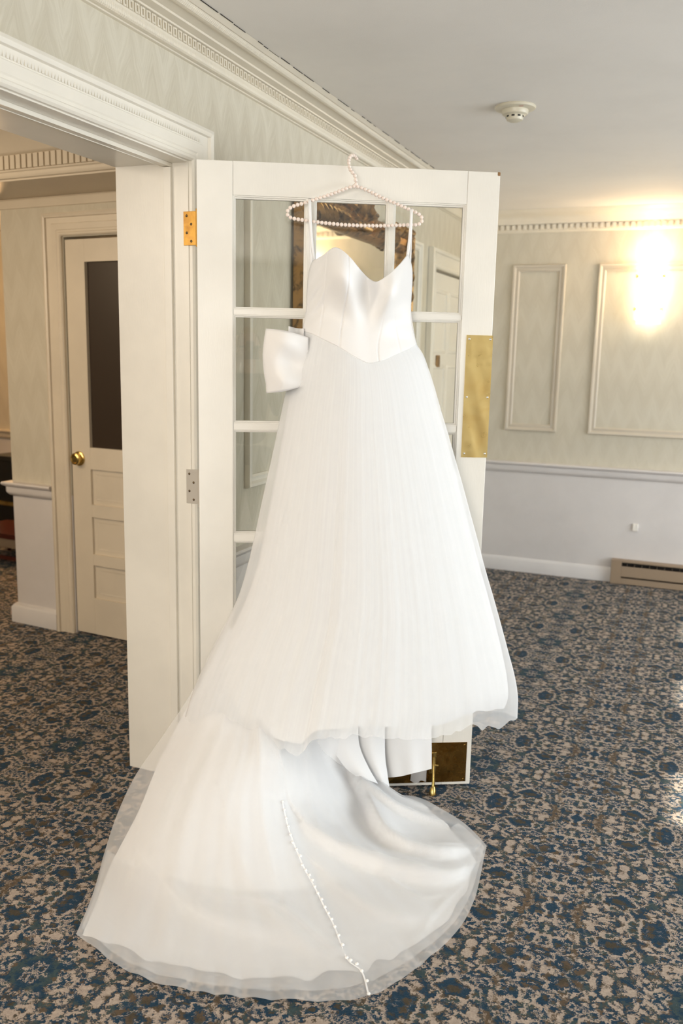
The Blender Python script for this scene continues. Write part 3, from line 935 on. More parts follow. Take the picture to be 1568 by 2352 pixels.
# ------------------------------------------------------------------ cloth mathematics
def poly(pts, n):
    """smooth resampling of a polyline by arc length (Catmull-Rom)"""
    P = np.array(pts, float)
    if len(P) > 2:
        E = np.vstack([2*P[0]-P[1], P, 2*P[-1]-P[-2]])
        out = []
        for i in range(1, len(E)-2):
            p0, p1, p2, p3 = E[i-1:i+3]
            for k in range(12):
                t_ = k/12
                out.append(0.5*((2*p1)+(-p0+p2)*t_+(2*p0-5*p1+4*p2-p3)*t_**2+(-p0+3*p1-3*p2+p3)*t_**3))
        out.append(P[-1]); P = np.array(out)
    d = np.r_[0, np.cumsum(np.linalg.norm(np.diff(P[:, :2], axis=0), axis=1))]
    q = np.linspace(0, d[-1], n)
    return np.stack([np.interp(q, d, P[:, k]) for k in range(P.shape[1])], 1)


def coons(top, bot, lef, rig):
    """top/bot: m points, lef/rig: n points -> n x m x 2"""
    n, m = len(lef), len(top)
    s = np.linspace(0, 1, m)[None, :, None]; t_ = np.linspace(0, 1, n)[:, None, None]
    T_, B_, L_, R_ = top[None], bot[None], lef[:, None], rig[:, None]
    c = (1-s)*(1-t_)*top[0]+s*(1-t_)*top[-1]+(1-s)*t_*bot[0]+s*t_*bot[-1]
    return (1-t_)*T_+t_*B_+(1-s)*L_+s*R_-c


def cr_grid(G, n, m):
    """Catmull-Rom surface through a control grid of 3-D points"""
    def along(A, k):
        E = np.concatenate([2*A[:1]-A[1:2], A, 2*A[-1:]-A[-2:-1]], 0)
        q = np.linspace(0, len(A)-1, k); i = np.minimum(q.astype(int), len(A)-2); f = (q-i)[:, None, None]
        p0, p1, p2, p3 = E[i], E[i+1], E[i+2], E[i+3]
        return 0.5*((2*p1)+(-p0+p2)*f+(2*p0-5*p1+4*p2-p3)*f**2+(-p0+3*p1-3*p2+p3)*f**3)
    A = along(np.array(G, float), n)
    return along(A.transpose(1, 0, 2), m).transpose(1, 0, 2)


def cloth_obj(name, P, m, parent, close=False, smooth=True, solid=0):
    b = MB(); b.grid([[p for p in r] for r in P], close=close)
    n, k = len(P), len(P[0])
    me = bpy.data.meshes.new(name)
    off = Vector(parent.location)
    me.from_pydata([(p[0]-off[0], p[1]-off[1], p[2]-off[2]) for p in b.v], [], b.f)
    uv = me.uv_layers.new(name='UVMap')
    for l in me.loops:
        i, j = divmod(l.vertex_index, k)
        uv.data[l.index].uv = (j/(k-1), i/(n-1))
    o = link(name, me, m, parent, smooth)
    if solid:
        md = o.modifiers.new('thickness', 'SOLIDIFY'); md.thickness = solid; md.offset = 0
    return o


def folds(s, seed, freqs, warp=0.02):
    r = np.random.default_rng(seed)
    out = np.zeros_like(s)
    for f_ in freqs:
        out += np.sin(2*np.pi*(f_*s+r.random())+3*np.sin(2*np.pi*(r.uniform(1, 3)*s+r.random())))*(min(freqs)/f_)**0.9*r.uniform(0.7, 1.2)
    return out


dress = empty('wedding_dress', D3(0.42, 0.2, 0.0), 'ivory ball gown with satin bodice and tulle skirt hanging from the pearl hanger', 'dress')

# bodice ---------------------------------------------------------
NECK = [(718, 600), (730, 593), (743, 586), (756, 575), (766.5, 569), (774, 569), (783, 573), (795, 583), (807, 595), (820, 611), (830, 623), (841, 634), (850, 642), (862, 647), (874, 643), (885, 636), (895, 628), (907, 617), (918, 606), (928, 594), (936, 584)]
WAIST = [(694, 760), (722, 769), (745, 781), (770, 793), (788, 803), (806, 815), (822, 824), (836, 831), (849, 834), (862, 832), (875, 829), (891, 823), (908, 815), (925, 808), (942, 800), (956, 790)]
BL = [(718, 600), (712, 616), (708, 640), (705, 675), (704, 710), (700, 735), (694, 760)]
BR_ = [(936, 584), (941, 596), (945.5, 617), (946, 648), (943.5, 690), (943, 728), (947, 757), (956, 790)]
n, m = 90, 150
Q = coons(poly(NECK, m), poly(WAIST, m), poly(BL, n), poly(BR_, n))
sg = np.linspace(0, 1, m)[None, :]; tg = np.linspace(0, 1, n)[:, None]


def waist_v(s): return 0.035+0.115*np.sin(np.pi*np.clip(s, 0, 1))**0.7


V = waist_v(sg)*np.ones_like(tg)*(1-0.10*np.sin(np.pi*tg))
def g2(s0, t0, ws, wt): return np.exp(-((sg-s0)/ws)**2-((tg-t0)/wt)**2)
V = V+0.062*g2(0.30, 0.24, 0.14, 0.24)+0.058*g2(0.80, 0.22, 0.12, 0.25)-0.045*g2(0.57, 0.16, 0.10, 0.34)-0.012*g2(0.5, 0.70, 0.5, 0.2)
for s0, wig in ((0.155, 0.01), (0.345, 0.02), (0.835, -0.02), (0.70, 0.03)):
    c = s0+wig*np.sin(tg*5)
    V = V-0.0028*np.exp(-((sg-c)/0.006)**2)*(1.0 if s0 < 0.6 else np.clip(tg*2-0.8, 0, 1))
V = V+0.0045*np.sin((tg*1.0+sg*1.9)*26)*g2(0.08, 0.52, 0.11, 0.28)      # drag wrinkles under the arm
V = V+0.003*np.sin((tg-sg*0.8)*30)*g2(0.90, 0.70, 0.12, 0.3)
P = np.array([[at(Q[i, j, 0], Q[i, j, 1], V[i, j]) for j in range(m)] for i in range(n)])
bod = cloth_obj('bodice', P, M_satin, dress, solid=0.003)
bod['label'] = 'satin bodice with sweetheart neckline'
# back of the bodice, lower cut
BT = [(718, 640), (750, 690), (826, 716), (905, 680), (940, 620)]
n2, m2 = 20, 40
Qb = coons(poly(BT, m2), poly([(694, 762), (760, 790), (830, 806), (900, 800), (956, 792)], m2), poly([(718, 640), (705, 700), (694, 762)], n2), poly([(940, 620), (943, 710), (956, 792)], n2))
sb = np.linspace(0, 1, m2)
Pb = np.array([[at(Qb[i, j, 0], Qb[i, j, 1], 0.014+0.021*(1-math.sin(math.pi*sb[j])**0.5)) for j in range(m2)] for i in range(n2)])
cloth_obj('bodice_back', Pb, M_satin, dress)


# straps -----------------------------------------------------------
def ribbon(name, pts, w, m, parent, side=None):
    pts = [np.array(p) for p in pts]
    rows = []
    for i, p in enumerate(pts):
        t_ = pts[min(i+1, len(pts)-1)]-pts[max(i-1, 0)]; t_ = t_/np.linalg.norm(t_)
        a = UD-t_*(UD @ t_); a = a/np.linalg.norm(a)
        rows.append([p-a*w/2, p-a*w/6+ND*0.0008, p+a*w/6+ND*0.0008, p+a*w/2])
    return cloth_obj(name, rows, m, parent, solid=0.0015)


def px_path(lst, n=30):
    q = poly([(x, y, v) for x, y, v in lst], n)
    return [at(a, b_, c) for a, b_, c in q]


ribbon('strap', px_path([(935, 590, 0.040), (937.5, 572, 0.042), (940.5, 545, 0.044), (943, 515, 0.046), (944, 492, 0.046), (944, 479, 0.040), (944, 478, 0.026), (944, 500, 0.022), (942, 560, 0.02), (940, 622, 0.03)]), 0.0085, M_satin, dress)
ribbon('strap', px_path([(722, 600, 0.040), (717, 570, 0.044), (714, 535, 0.046), (712, 500, 0.047), (711, 470, 0.047), (711, 457, 0.040), (711, 456, 0.026), (711, 490, 0.022), (713, 560, 0.02), (717, 640, 0.03)]), 0.0085, M_satin, dress)

# bow at the back of the waist --------------------------------------
n, m = 24, 60
rows = []
for i in range(n):
    t_ = i/(n-1)
    ytop = 755+t_*148
    xt = 614-7*math.sin(math.pi*min(1, t_*1.15))+4*max(0, t_-0.75)
    row = []
    for j in range(m):
        a = j/(m-1)
        if a < 0.46: f_ = a/0.46; x_ = 708-(708-xt)*f_; v_ = 0.085+0.034*math.sin(f_*math.pi)*(0.6+0.4*math.sin(t_*math.pi))-0.018*f_**3
        elif a < 0.54: f_ = (a-0.46)/0.08; x_ = xt-3*math.sin(f_*math.pi); v_ = 0.067-0.034*f_
        else: f_ = (a-0.54)/0.46; x_ = xt+(708-xt)*f_; v_ = 0.033-0.012*math.sin(f_*math.pi)
        pin = 1-0.16*max(0, (x_-640)/68)**1.5
        yy_ = 829+(ytop-829)*pin+(x_-614)*(0.10*(1-2*t_)*0.9)
        v_ += 0.010*math.exp(-((x_-655)/22)**2)*math.sin(t_*9+0.5)*(1 if a < 0.5 else 0)
        if a < 0.5: v_ -= 0.026*math.exp(-((x_-672)/26)**2-((ytop-842)/34)**2)
        row.append(at(x_, yy_, v_))
    rows.append(row)
bow = cloth_obj('bow', np.array(rows), M_satin, dress, solid=0.002)
bow['label'] = 'satin bow loop at the back waist'
rows = []
for i in range(10):
    t_ = i/9
    rows.append([at(663+34*f_, 757+5*f_**1.2+t_*70+2*math.sin(f_*3), 0.060-0.03*math.sin(f_*math.pi)) - np.array([0, 0, 0]) for f_ in np.linspace(0, 1, 10)])
for i in range(10):
    rows[i] = [p+np.array([0, 0, 0.010]) for p in rows[i]]
knot = cloth_obj('bow_knot', np.array(rows), M_satin, dress, solid=0.003)

# skirt --------------------------------------------------------------
SL = [(694, 760), (680, 810), (668, 860), (655, 905), (640, 975), (624, 1050), (607, 1125), (588, 1215), (567, 1305), (545, 1375), (510, 1445), (472, 1520), (443, 1590), (425, 1650)]
SR = [(956, 790), (972, 815), (985, 850), (998, 890), (1012, 940), (1030, 1000), (1047, 1060), (1064, 1120), (1081, 1183), (1098, 1245), (1115, 1310), (1134, 1375), (1152, 1440), (1168, 1500), (1181, 1550), (1189, 1600), (1188, 1652)]
HEM = [(425, 1650), (455, 1678), (490, 1694), (538, 1706), (590, 1712), (640, 1716), (672, 1736), (690, 1737), (705, 1715), (725, 1700), (760, 1695), (800, 1692), (860, 1692), (920, 1700), (968, 1700), (1010, 1693), (1050, 1678), (1090, 1667), (1110, 1672), (1140, 1672), (1150, 1668), (1188, 1652)]


def skirt_surface(sl, sr, hem, waist, n, m, inset=0.0, amp=1.0, seed=3):
    Q = coons(poly(waist, m), poly(hem, m), poly(sl, n), poly(sr, n))
    s = np.linspace(0, 1, m)[None, :]; t_ = np.linspace(0, 1, n)[:, None]
    vs = 0.035+0.10*t_
    D_ = 0.115+0.13*t_**0.8
    V = vs+D_*np.sin(np.pi*s)**0.7-inset*np.minimum(1, t_*6)
    fo = folds(np.linspace(0, 1, m), seed, (9, 14, 21, 34))[None, :]
    fo2 = folds(np.linspace(0, 1, m), seed+9, (47, 66, 90))[None, :]
    env = np.sin(np.pi*s)**0.35
    V = V+amp*env*(0.0015*t_**0.9*fo+0.00005*(0.3+t_)*fo2)
    wob = amp*(3.2 if inset == 0 else 2.0)*folds(np.linspace(0, 1, m), seed+5, (9, 16, 27, 40))[None, :]*np.ones_like(t_)
    Q[..., 1] += wob*(t_ > 0.85)*((t_-0.85)/0.15).clip(0, 1)
    front = np.array([[at(Q[i, j, 0], Q[i, j, 1], V[i, j]) for j in range(m)] for i in range(n)])
    k = 36
    back = []
    for i in range(n):
        A, B = front[i, -1], front[i, 0]
        va, vb = (A-LD) @ ND, (B-LD) @ ND
        r = []
        for j in range(1, k):
            f_ = j/k
            p = A+(B-A)*f_
            v0 = va+(vb-va)*f_
            # the back lies close to the door
            p = p-ND*(v0-0.012-inset*0.5)*math.sin(math.pi*f_)**0.45
            r.append(p)
        back.append(r)
    return np.concatenate([front, np.array(back)], 1)


SKT = skirt_surface(SL, SR, HEM, WAIST, 110, 300)
sk = cloth_obj('skirt', SKT, M_tulle, dress, close=True)
sk['label'] = 'sheer tulle overskirt'
SL2 = [(x+d, y_) for (x, y_), d in zip(SL, (3, 4, 6, 9, 13, 16, 19, 21, 22, 20, 22, 24, 26, 30))]
SR2 = [(x-d, y_) for (x, y_), d in zip(SR, (2, 3, 4, 5, 6, 7, 8, 9, 10, 11, 11, 12, 13, 15, 18, 22, 26))]
SR2 = SR2[:-1]+[(1158, 1628)]
SL2[-1] = (455, 1640)
HEM2 = [(455, 1640), (480, 1664), (538, 1686), (590, 1694), (640, 1698), (690, 1708), (725, 1680), (800, 1672), (860, 1668), (920, 1672), (968, 1672), (1010, 1664), (1050, 1650), (1090, 1636), (1120, 1632), (1158, 1628)]
LNG = skirt_surface(SL2, SR2, HEM2, [(x, y_+1) for x, y_ in WAIST], 80, 180, inset=0.012, amp=0.6, seed=3)
ln = cloth_obj('skirt_lining', LNG, M_lining, dress, close=True)
ln['label'] = 'opaque white underskirt'

# train ----------------------------------------------------------------
# each control: (px, py, 'v' distance from the door | 'z' height over the carpet, value)
def C_(x, y, k, q):
    return at(x, y, q) if k == 'v' else atz(x, y, q)


TG = [
 [(520, 1440, 'v', .10), (570, 1470, 'v', .14), (610, 1490, 'v', .15), (650, 1500, 'v', .15), (690, 1510, 'v', .14), (730, 1520, 'v', .13), (780, 1540, 'v', .11), (840, 1560, 'v', .07)],
 [(445, 1585, 'v', .12), (505, 1610, 'v', .205), (560, 1630, 'v', .235), (610, 1645, 'v', .255), (655, 1655, 'v', .25), (705, 1665, 'v', .23), (755, 1675, 'v', .17), (815, 1700, 'v', .09)],
 [(380, 1685, 'z', .26), (455, 1715, 'z', .30), (530, 1735, 'z', .31), (595, 1750, 'z', .30), (650, 1765, 'z', .27), (712, 1765, 'z', .22), (775, 1765, 'z', .14), (865, 1812, 'z', .02)],
 [(313, 1782, 'z', .14), (410, 1815, 'z', .20), (495, 1835, 'z', .21), (580, 1845, 'z', .20), (660, 1855, 'z', .16), (735, 1850, 'z', .12), (830, 1845, 'z', .06), (960, 1835, 'z', .012)],
 [(270, 1872, 'z', .055), (375, 1915, 'z', .115), (480, 1940, 'z', .12), (585, 1955, 'z', .11), (690, 1955, 'z', .085), (785, 1945, 'z', .06), (890, 1920, 'z', .035), (1014, 1862, 'z', .012)],
 [(240, 1962, 'z', .018), (350, 2025, 'z', .045), (470, 2055, 'z', .05), (600, 2070, 'z', .045), (728, 2050, 'z', .04), (835, 2030, 'z', .03), (945, 1985, 'z', .02), (1062, 1892, 'z', .010)],
 [(214, 2055, 'z', .008), (325, 2135, 'z', .014), (460, 2170, 'z', .016), (630, 2185, 'z', .016), (778, 2150, 'z', .016), (905, 2115, 'z', .014), (1015, 2045, 'z', .012), (1098, 1925, 'z', .008)],
 [(175, 2151, 'z', .004), (300, 2241, 'z', .004), (450, 2284, 'z', .004), (640, 2304, 'z', .004), (846, 2294, 'z', .004), (985, 2207, 'z', .004), (1080, 2095, 'z', .004), (1117, 1948, 'z', .005)],
]
TG = [[C_(*c) for c in r] for r in TG]
NT_, MT_ = 170, 210
TR = cr_grid(TG, NT_, MT_)
t_ = np.linspace(0, 1, NT_)[:, None]; s = np.linspace(0, 1, MT_)[None, :]


def ridge(P, pts, h, w, steep=0.45):
    """a fold lying on the floor: gentle on its left side, steep on its right (seen along the path)"""
    A = poly([tuple(atz(x, y, 0.02)[:2]) for x, y in pts], 24)
    d = np.full(P.shape[:2], 9.0); sg_ = np.ones(P.shape[:2]); al = np.zeros(P.shape[:2])
    for k, (a, b_) in enumerate(zip(A[:-1], A[1:])):
        e = b_-a; q = P[..., :2]-a; f_ = np.clip((q @ e)/(e @ e), 0, 1)
        dd = np.linalg.norm(q-f_[..., None]*e, axis=-1)
        c = e[0]*q[..., 1]-e[1]*q[..., 0]
        m_ = dd < d
        d = np.where(m_, dd, d); sg_ = np.where(m_, np.sign(c), sg_); al = np.where(m_, (k+f_)/23, al)
    ww = np.where(sg_ > 0, w*1.5, w*steep)
    return h*np.sin(np.pi*np.clip(al*0.9+0.08, 0, 1))**0.6*np.exp(-(d/ww)**2)


zadd = np.zeros((NT_, MT_))
for pts, h, w, *st in (
    ([(700, 1965), (760, 1985), (900, 2013), (1020, 2018), (1080, 1990)], .040, .055, .3),
    ([(770, 1790), (840, 1870), (890, 1950), (1000, 1975), (1085, 1945)], .050, .050, .28),
    ([(830, 1858), (900, 1885), (1000, 1893), (1070, 1903)], .034, .030, .3),
    ([(820, 1812), (900, 1848), (1012, 1858)], .034, .026, .35),
    ([(585, 1780), (592, 1880), (605, 1985), (640, 2080)], .016, .050),
    ([(430, 1700), (390, 1800), (345, 1900), (310, 1990)], .014, .060),
    ([(660, 1775), (690, 1850), (720, 1950)], .018, .040),
    ([(330, 2020), (480, 2110), (660, 2150), (800, 2225)], .012, .080),
    ([(760, 2040), (880, 2100), (1000, 2100)], .012, .060),
    ([(520, 1990), (600, 2090), (720, 2180)], .008, .050)):
    zadd += ridge(TR, pts, h, w, *st)
fan = folds(np.linspace(0, 1, MT_), 21, (5, 8, 13))[None, :]
fan2 = folds(np.linspace(0, 1, MT_), 33, (19, 31, 44))[None, :]
env = np.sin(np.pi*np.clip(t_*1.02, 0, 1))**0.8
zadd = zadd+0.0022*env*fan+0.0001*env*fan2
edge = np.minimum(1, np.minimum(s, 1-s)*14)*np.minimum(1, (1-t_)*9)
zadd *= edge
TR[..., 2] = np.maximum(TR[..., 2]+zadd, 0.003)
# soft scallops of the lying hem
hw = folds(np.linspace(0, 1, MT_), 41, (5, 8, 13))[None, :]*np.clip((t_-0.9)/0.1, 0, 1)
TR[..., 2] += 0.0035*np.abs(hw)
TRU = TR.copy()
for pts, h, w in (
    ([(590, 1870), (597, 1960), (625, 2050)], .006, .010),
    ([(480, 2085), (640, 2108), (760, 2180), (870, 2225)], .005, .012),
    ([(705, 1978), (800, 1996), (1000, 2018)], .006, .010),
    ([(320, 1990), (430, 2100), (600, 2165)], .005, .014),
    ([(610, 1790), (640, 1850), (680, 1930)], .007, .012),
    ([(905, 1955), (1000, 1965), (1080, 1935)], .006, .009),
    ([(860, 2010), (960, 2060), (1030, 2050)], .005, .010),
    ([(960, 2160), (990, 2110), (1060, 2030)], .006, .010),
    ([(260, 1900), (250, 1990), (225, 2090)], .006, .010)):
    TRU[..., 2] += ridge(TR, pts, h, w, 0.6)*edge
TRU[..., 2] += 0.006
tr = cloth_obj('train', TRU, M_tulle_train, dress)
tr['label'] = 'sheer tulle of the train'


def resample(P, si, ti):
    n, m = P.shape[:2]
    fi = ti*(n-1); fj = si*(m-1)
    i = np.minimum(fi.astype(int), n-2); j = np.minimum(fj.astype(int), m-2)
    a = (fi-i)[..., None]; c = (fj-j)[..., None]
    return P[i, j]*(1-a)*(1-c)+P[i+1, j]*a*(1-c)+P[i, j+1]*(1-a)*c+P[i+1, j+1]*a*c


n2, m2 = 150, 190
s2 = np.linspace(0, 1, m2)[None, :]*np.ones((n2, 1)); t2 = np.linspace(0, 1, n2)[:, None]*np.ones((1, m2))
smin = 0.012+0.045*np.exp(-((t2-0.5)/0.22)**2); smax = 0.985-0.03*np.clip((t2-0.5)*2, 0, 1)
tmax = 0.938+0.006*folds(np.linspace(0, 1, m2), 61, (4, 7, 11))[None, :]-0.0*s2
tmax = tmax+0.05*np.exp(-(s2/0.05)**2)
TL = resample(TR, smin+(smax-smin)*s2, t2*tmax)
tl_ = cloth_obj('train_lining', TL, M_lining, dress)
tl_['label'] = 'opaque white lining of the train'
# second, narrower tulle layer showing as a paler band along the hem
TL2 = resample(TR, 0.004+0.990*s2, 0.70+t2*0.272); TL2[..., 2] += 0.003
cloth_obj('train_underlayer', TL2, M_tulle_train, dress)

# buttons down the train's centre back
bv = BVHTree.FromPolygons([Vector(p) for r in TRU for p in r], [(i*MT_+j, i*MT_+j+1, (i+1)*MT_+j+1, (i+1)*MT_+j) for i in range(NT_-1) for j in range(MT_-1)])
BT_ = [(648, 1842), (652, 1861), (656, 1880), (661, 1899), (666, 1918), (671, 1936), (680, 1952), (689, 1967), (693, 1988), (701, 2000), (710, 2011), (717, 2023), (722, 2038), (729, 2053), (738, 2067), (745, 2085), (753, 2099), (761, 2113), (768, 2130), (777, 2150), (786, 2172), (796, 2201), (805, 2207), (819, 2216), (830, 2232), (842, 2255), (846, 2285)]
bme = bpy.data.meshes.new('button'); bm = bmesh.new()
bmesh.ops.create_uvsphere(bm, u_segments=10, v_segments=6, radius=0.0048)
for v_ in bm.verts: v_.co.z *= 0.7
bm.to_mesh(bme); bm.free(); bme.materials.append(M_button); bme.polygons.foreach_set('use_smooth', [True]*len(bme.polygons))
path3 = []
for x_, y_ in BT_:
    hit = bv.ray_cast(Vector(CAMPOS), Vector(ray(x_, y_)).normalized())
    if hit[0] is None: continue
    nn = hit[1] if hit[1].z > 0 else -hit[1]
    o = bpy.data.objects.new('button', bme); COL.objects.link(o); o.parent = dress
    o.location = hit[0]+nn*0.003-Vector(dress.location); o.rotation_euler = nn.to_track_quat('Z', 'Y').to_euler()
    path3.append(np.array(hit[0]+nn*0.001))
rows = []
pp3 = poly(path3[::3]+path3[-1:], 80)
for i, p in enumerate(pp3):
    tt = pp3[min(i+1, 79)]-pp3[max(i-1, 0)]; tt /= np.linalg.norm(tt); a = np.cross([0, 0, 1.0], tt); a /= np.linalg.norm(a)
    rows.append([p-a*0.0022, p+[0, 0, .0008], p+a*0.0022])
cloth_obj('button_placket', np.array(rows), M_lining, dress)

# hanging underlayers seen below the front hem
def sheet(name, tl, tr_, br, bl_, v0, v1, bulge, m, nn=(24, 24), wav=0.0):
    Q = coons(poly(tl, nn[1]), poly(bl_, nn[1]), poly(tr_, nn[0]), poly(br, nn[0]))
    P = []
    for i in range(nn[0]):
        r = []
        for j in range(nn[1]):
            s_, t__ = j/(nn[1]-1), i/(nn[0]-1)
            r.append(at(Q[i, j, 0], Q[i, j, 1], v0+(v1-v0)*t__+bulge*math.sin(math.pi*s_)+wav*math.sin(s_*14)*t__))
        P.append(r)
    return cloth_obj(name, np.array(P), m, dress)


sheet('underskirt_panel', [(872, 1655), (930, 1655), (990, 1655)], [(872, 1655), (880, 1720), (890, 1786)], [(990, 1655), (991, 1710), (991, 1766)], [(890, 1786), (915, 1784), (950, 1776), (991, 1766)], 0.040, 0.045, 0.022, M_lining, wav=0.004)
sheet('underskirt_panel', [(800, 1650), (840, 1650), (884, 1650)], [(800, 1650), (820, 1730), (855, 1790), (876, 1822)], [(884, 1650), (884, 1730), (890, 1780), (894, 1806)], [(876, 1822), (884, 1821), (894, 1806)], 0.07, 0.09, 0.03, M_lining)
sheet('underskirt_panel', [(752, 1650), (790, 1650), (822, 1650)], [(752, 1650), (760, 1710), (790, 1760), (817, 1783)], [(822, 1650), (825, 1710), (845, 1760), (868, 1800)], [(817, 1783), (840, 1790), (868, 1800)], 0.11, 0.13, 0.02, M_lining)
sheet('tulle_tail', [(944, 1750), (960, 1750), (980, 1750)], [(944, 1750), (944, 1775), (942, 1793)], [(980, 1750), (979, 1775), (978, 1796)], [(942, 1793), (956, 1800), (966, 1793), (978, 1796)], 0.022, 0.022, 0.006, M_tulle)

# ------------------------------------------------------------------ pearl hanger
hg = empty('pearl_hanger', at(817, 428, 0.034), 'pearl-beaded clothes hanger hooked over the top of the open door', 'hanger')
loop = [(817, 429), (812, 428), (797, 432), (782, 438), (755, 448), (727, 457), (699, 466), (675, 473), (663, 480), (659.5, 490), (665, 499), (686, 504), (720, 509), (753, 513), (801, 517), (856, 518.6), (902, 518), (938, 516.5), (958, 516), (967, 511), (969, 503), (966, 496), (957, 489.5), (938, 480.5), (911, 468.5), (879, 455), (847, 439), (826, 430), (817, 429)]
hook = [(817, 428, .034), (817, 419, .034), (816, 411, .033), (814, 402, .031), (809, 396, .027), (804, 389, .020), (802, 382, .013), (800.5, 373, .008), (802, 364, -.004), (806, 358, -.014), (811, 357, -.026), (816, 360, -.038), (820, 367, -.050)]
L3 = [at(x_, y_, 0.034) for x_, y_ in poly(loop, 260)]
Hk = [at(x_, y_, v_) for x_, y_, v_ in poly(hook, 60)]
b = MB(); b.tube(L3[::3]+[L3[0]], 0.0016, 6); b.build('wire', M_wire, hg, smooth=True)
b = MB(); b.tube(Hk, 0.0016, 6); b.build('hook_wire', M_wire, hg, smooth=True)
pme = bpy.data.meshes.new('pearl'); bm = bmesh.new()
bmesh.ops.create_uvsphere(bm, u_segments=12, v_segments=8, radius=0.0060)
bm.to_mesh(pme); bm.free(); pme.materials.append(M_pearl); pme.polygons.foreach_set('use_smooth', [True]*len(pme.polygons))
for path in (L3, Hk):
    A = np.array(path); d = np.r_[0, np.cumsum(np.linalg.norm(np.diff(A, axis=0), axis=1))]
    k = int(d[-1]/0.0119)
    for q in np.linspace(0.006, d[-1]-0.006, k):
        p = [np.interp(q, d, A[:, i]) for i in range(3)]
        o = bpy.data.objects.new('pearl', pme); COL.objects.link(o); o.parent = hg
        o.location = Vector(p)-Vector(hg.location)

# ------------------------------------------------------------------ the photographer, seen faintly in the door's glass
FH = np.array([-math.sin(YAW), math.cos(YAW), 0.0]); RH = np.array([math.cos(YAW), math.sin(YAW), 0.0])


def PB(r, f, z): return RH*r + FH*f + np.array([0, 0, z])


ph = empty('person', PB(0, -0.26, 0), 'blonde person in dark clothes standing before the open door with a raised camera', 'person')
M_skin = mat('skin', (0.72, 0.46, 0.36), 0.5)
M_blouse = mat('dark_olive_jacket', (0.045, 0.045, 0.035), 0.8)
M_trousers = mat('black_trousers', (0.02, 0.02, 0.024), 0.8)
M_hair = mat('blonde_hair', (0.55, 0.36, 0.16), 0.5)
M_shoe = mat('black_shoe', (0.015, 0.015, 0.015), 0.5)


def skinned(name, verts, edges, radii, m, parent, sub=2, root=0):
    me = bpy.data.meshes.new(name)
    off = Vector(parent.location)
    me.from_pydata([Vector(v)-off for v in verts], edges, [])
    o = link(name, me, m, parent)
    o.modifiers.new('skin', 'SKIN').use_smooth_shade = True
    for i, r in enumerate(radii):
        d = me.skin_vertices[0].data[i]; d.radius = (r, r) if isinstance(r, (int, float)) else r
        d.use_root = (i == root)
    sb = o.modifiers.new('subdivision', 'SUBSURF'); sb.levels = sub; sb.render_levels = sub
    return o


bv_ = [PB(0, -.27, .86), PB(0, -.27, 1.0), PB(0, -.265, 1.16), PB(0, -.255, 1.28), PB(0, -.245, 1.335),
       PB(.15, -.25, 1.29), PB(.20, -.19, 1.08), PB(.105, -.055, 1.36),
       PB(-.15, -.25, 1.29), PB(-.20, -.19, 1.08), PB(-.105, -.055, 1.36)]
skinned('jacket', bv_, [(0, 1), (1, 2), (2, 3), (3, 4), (3, 5), (5, 6), (6, 7), (3, 8), (8, 9), (9, 10)],
        [(.155, .11), (.130, .095), (.150, .11), (.12, .085), (.055, .055), (.062, .062), (.046, .046), (.034, .034), (.062, .062), (.046, .046), (.034, .034)], M_blouse, ph)
lv = [PB(0, -.27, .88), PB(.09, -.27, .80), PB(.10, -.25, .46), PB(.105, -.28, .10), PB(-.09, -.27, .80), PB(-.10, -.25, .46), PB(-.105, -.28, .10)]
skinned('trousers', lv, [(0, 1), (1, 2), (2, 3), (0, 4), (4, 5), (5, 6)], [(.14, .10), (.095, .095), (.060, .060), (.048, .048), (.095, .095), (.060, .060), (.048, .048)], M_trousers, ph)
for sx in (1, -1):
    skinned('shoe', [PB(sx*.107, -.31, .045), PB(sx*.112, -.20, .040), PB(sx*.118, -.11, .030)], [(0, 1), (1, 2)], [(.04, .042), (.045, .036), (.032, .026)], M_shoe, ph)
# head with face
hc = PB(0, -.235, 1.505)
b = MB()
rows = []
for i in range(25):
    th = math.pi*i/24
    r = []
    for j in range(32):
        a = 2*math.pi*j/32
        x_, y_, z_ = math.sin(th)*math.cos(a), math.sin(th)*math.sin(a), math.cos(th)
        f_ = 0.095*y_; w_ = 0.074*x_; h_ = 0.115*z_
        if z_ < 0: w_ *= 1-0.30*z_*z_; f_ *= 1-0.18*z_*z_
        if y_ > 0:
            f_ += 0.020*math.exp(-(x_/0.16)**2-((z_+0.18)/0.20)**2)          # nose
            f_ -= 0.010*(math.exp(-((x_-0.42)/0.16)**2)+math.exp(-((x_+0.42)/0.16)**2))*math.exp(-((z_-0.03)/0.12)**2)   # eye sockets
            f_ += 0.006*math.exp(-(x_/0.28)**2-((z_+0.55)/0.09)**2)          # lips
            f_ += 0.008*math.exp(-(x_/0.3)**2-((z_+0.85)/0.14)**2)           # chin
        r.append(hc+RH*w_+FH*f_+np.array([0, 0, h_]))
    rows.append(r)
b.grid(rows, close=True)
b.tube([PB(0, -.25, 1.31), PB(0, -.245, 1.43)], 0.052, 14)
for sx in (1, -1):
    b.lathe([(0, .008), (.012, .010), (.024, .004), (.026, -.004), (0, -.006)], lambda x, y, h, sx=sx: hc+RH*sx*(.072+h)+FH*(y*0.7-.01)+np.array([0, 0, x*1.2]), 14)
b.build('head', M_skin, ph, smooth=True)
for sx in (1, -1):
    b = MB(); b.lathe([(0, .004), (.008, .003), (.012, -.002)], lambda x, y, h, sx=sx: hc+RH*(sx*.031+x)+FH*(.079+h)+np.array([0, 0, .004+y*.6]), 12)
    b.build('eye', M_white, ph, smooth=True)
b = MB(); rows = []
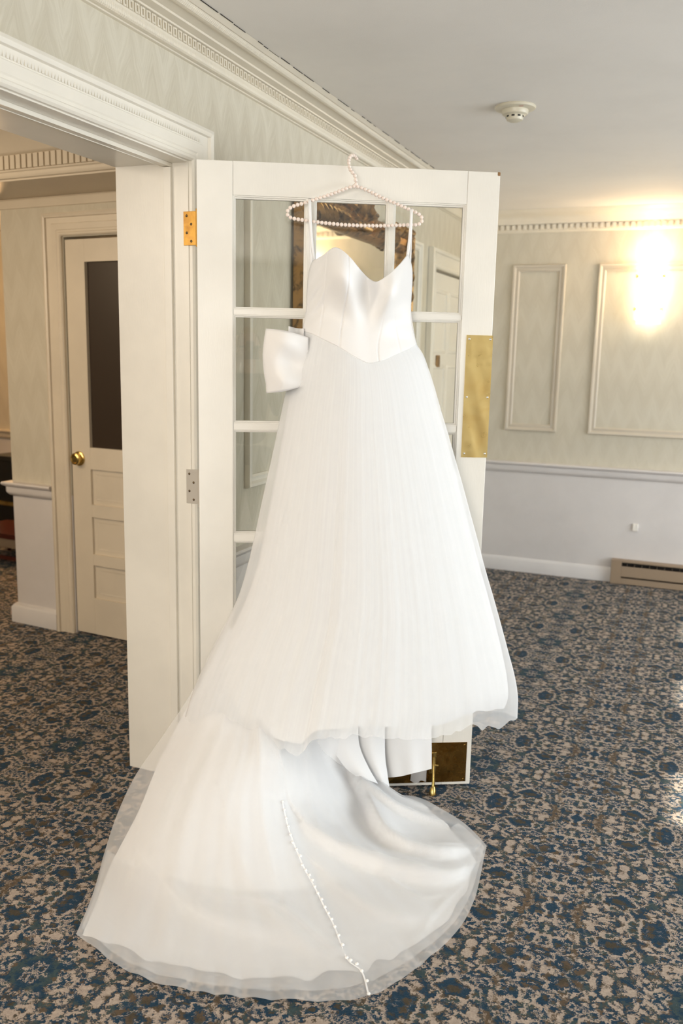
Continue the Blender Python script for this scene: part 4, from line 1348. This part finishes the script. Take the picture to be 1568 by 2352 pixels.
for i in range(18):
    th = math.pi*(0.02+0.66*i/17)
    r = []
    for j in range(25):
        a = math.radians(-205+230*j/24) if i > 6 else 2*math.pi*j/24
        k_ = 1.14+0.02*math.sin(j*2.3)
        if i > 6: a = math.radians(155+230*j/24)
        r.append(hc+RH*.076*k_*math.sin(th)*math.cos(a)+FH*(.098*k_*math.sin(th)*math.sin(a)-.008)+np.array([0, 0, .118*1.07*math.cos(th)+.008]))
    rows.append(r)
b.grid(rows[:7]); b.grid(rows[7:])
b.tube([PB(0, -.335, 1.50), PB(0, -.375, 1.44), PB(.01, -.37, 1.30), PB(.0, -.355, 1.16)], [.045, .05, .04, .012], 12)
b.build('hair', M_hair, ph, smooth=True)
for sx in (1, -1):
    vs = [PB(sx*.103, -.058, 1.365), PB(sx*.088, -.045, 1.42), PB(sx*.078, -.040, 1.455)]
    es = [(0, 1), (1, 2)]; rd = [.024, (.036, .018), (.034, .016)]
    for q, (dz, dl) in enumerate(((.030, .9), (.012, 1.05), (-.006, 1.0), (-.022, .82))):
        bse = len(vs)
        vs += [PB(sx*.080, -.030, 1.462+dz), PB(sx*(.080-.012), -.030+.030*dl, 1.468+dz), PB(sx*(.080-.040*dl), -.030+.036*dl, 1.470+dz)]
        es += [(2, bse), (bse, bse+1), (bse+1, bse+2)]; rd += [.010, .009, .008]
    bse = len(vs); vs += [PB(sx*.070, -.065, 1.44), PB(sx*.058, -.090, 1.452)]; es += [(1, bse), (bse, bse+1)]; rd += [.011, .009]
    skinned('hand', vs, es, rd, M_skin, ph, 2)
cmr = empty('camera', PB(0, -0.08, 1.44), 'black camera held up to the face of the blonde person', 'camera')
M_cam = mat('black_camera_body', (0.02, 0.02, 0.02), 0.45)
CT = lambda x, y, z: PB(x, y, z)
b = MB(); b.box(-.068, .068, -.128, -.085, 1.435, 1.520, CT); b.build('body', M_cam, cmr, bevel=.008)
b = MB(); b.box(-.025, .025, -.125, -.090, 1.520, 1.548, CT); b.build('viewfinder', M_cam, cmr, bevel=.006)
b = MB(); b.lathe([(.036, -.085), (.038, -.05), (.036, -.03), (.038, -.028), (.038, -.016), (.030, -.016), (.026, -.030)], lambda x, y, h: PB(x, h, 1.4787+y), 28); b.build('lens', M_cam, cmr, smooth=40)
b = MB(); b.lathe([(.028, -.030), (.018, -.026), (0, -.024)], lambda x, y, h: PB(x, h, 1.4787+y), 24); b.build('front_element', M_winglass, cmr, smooth=True)
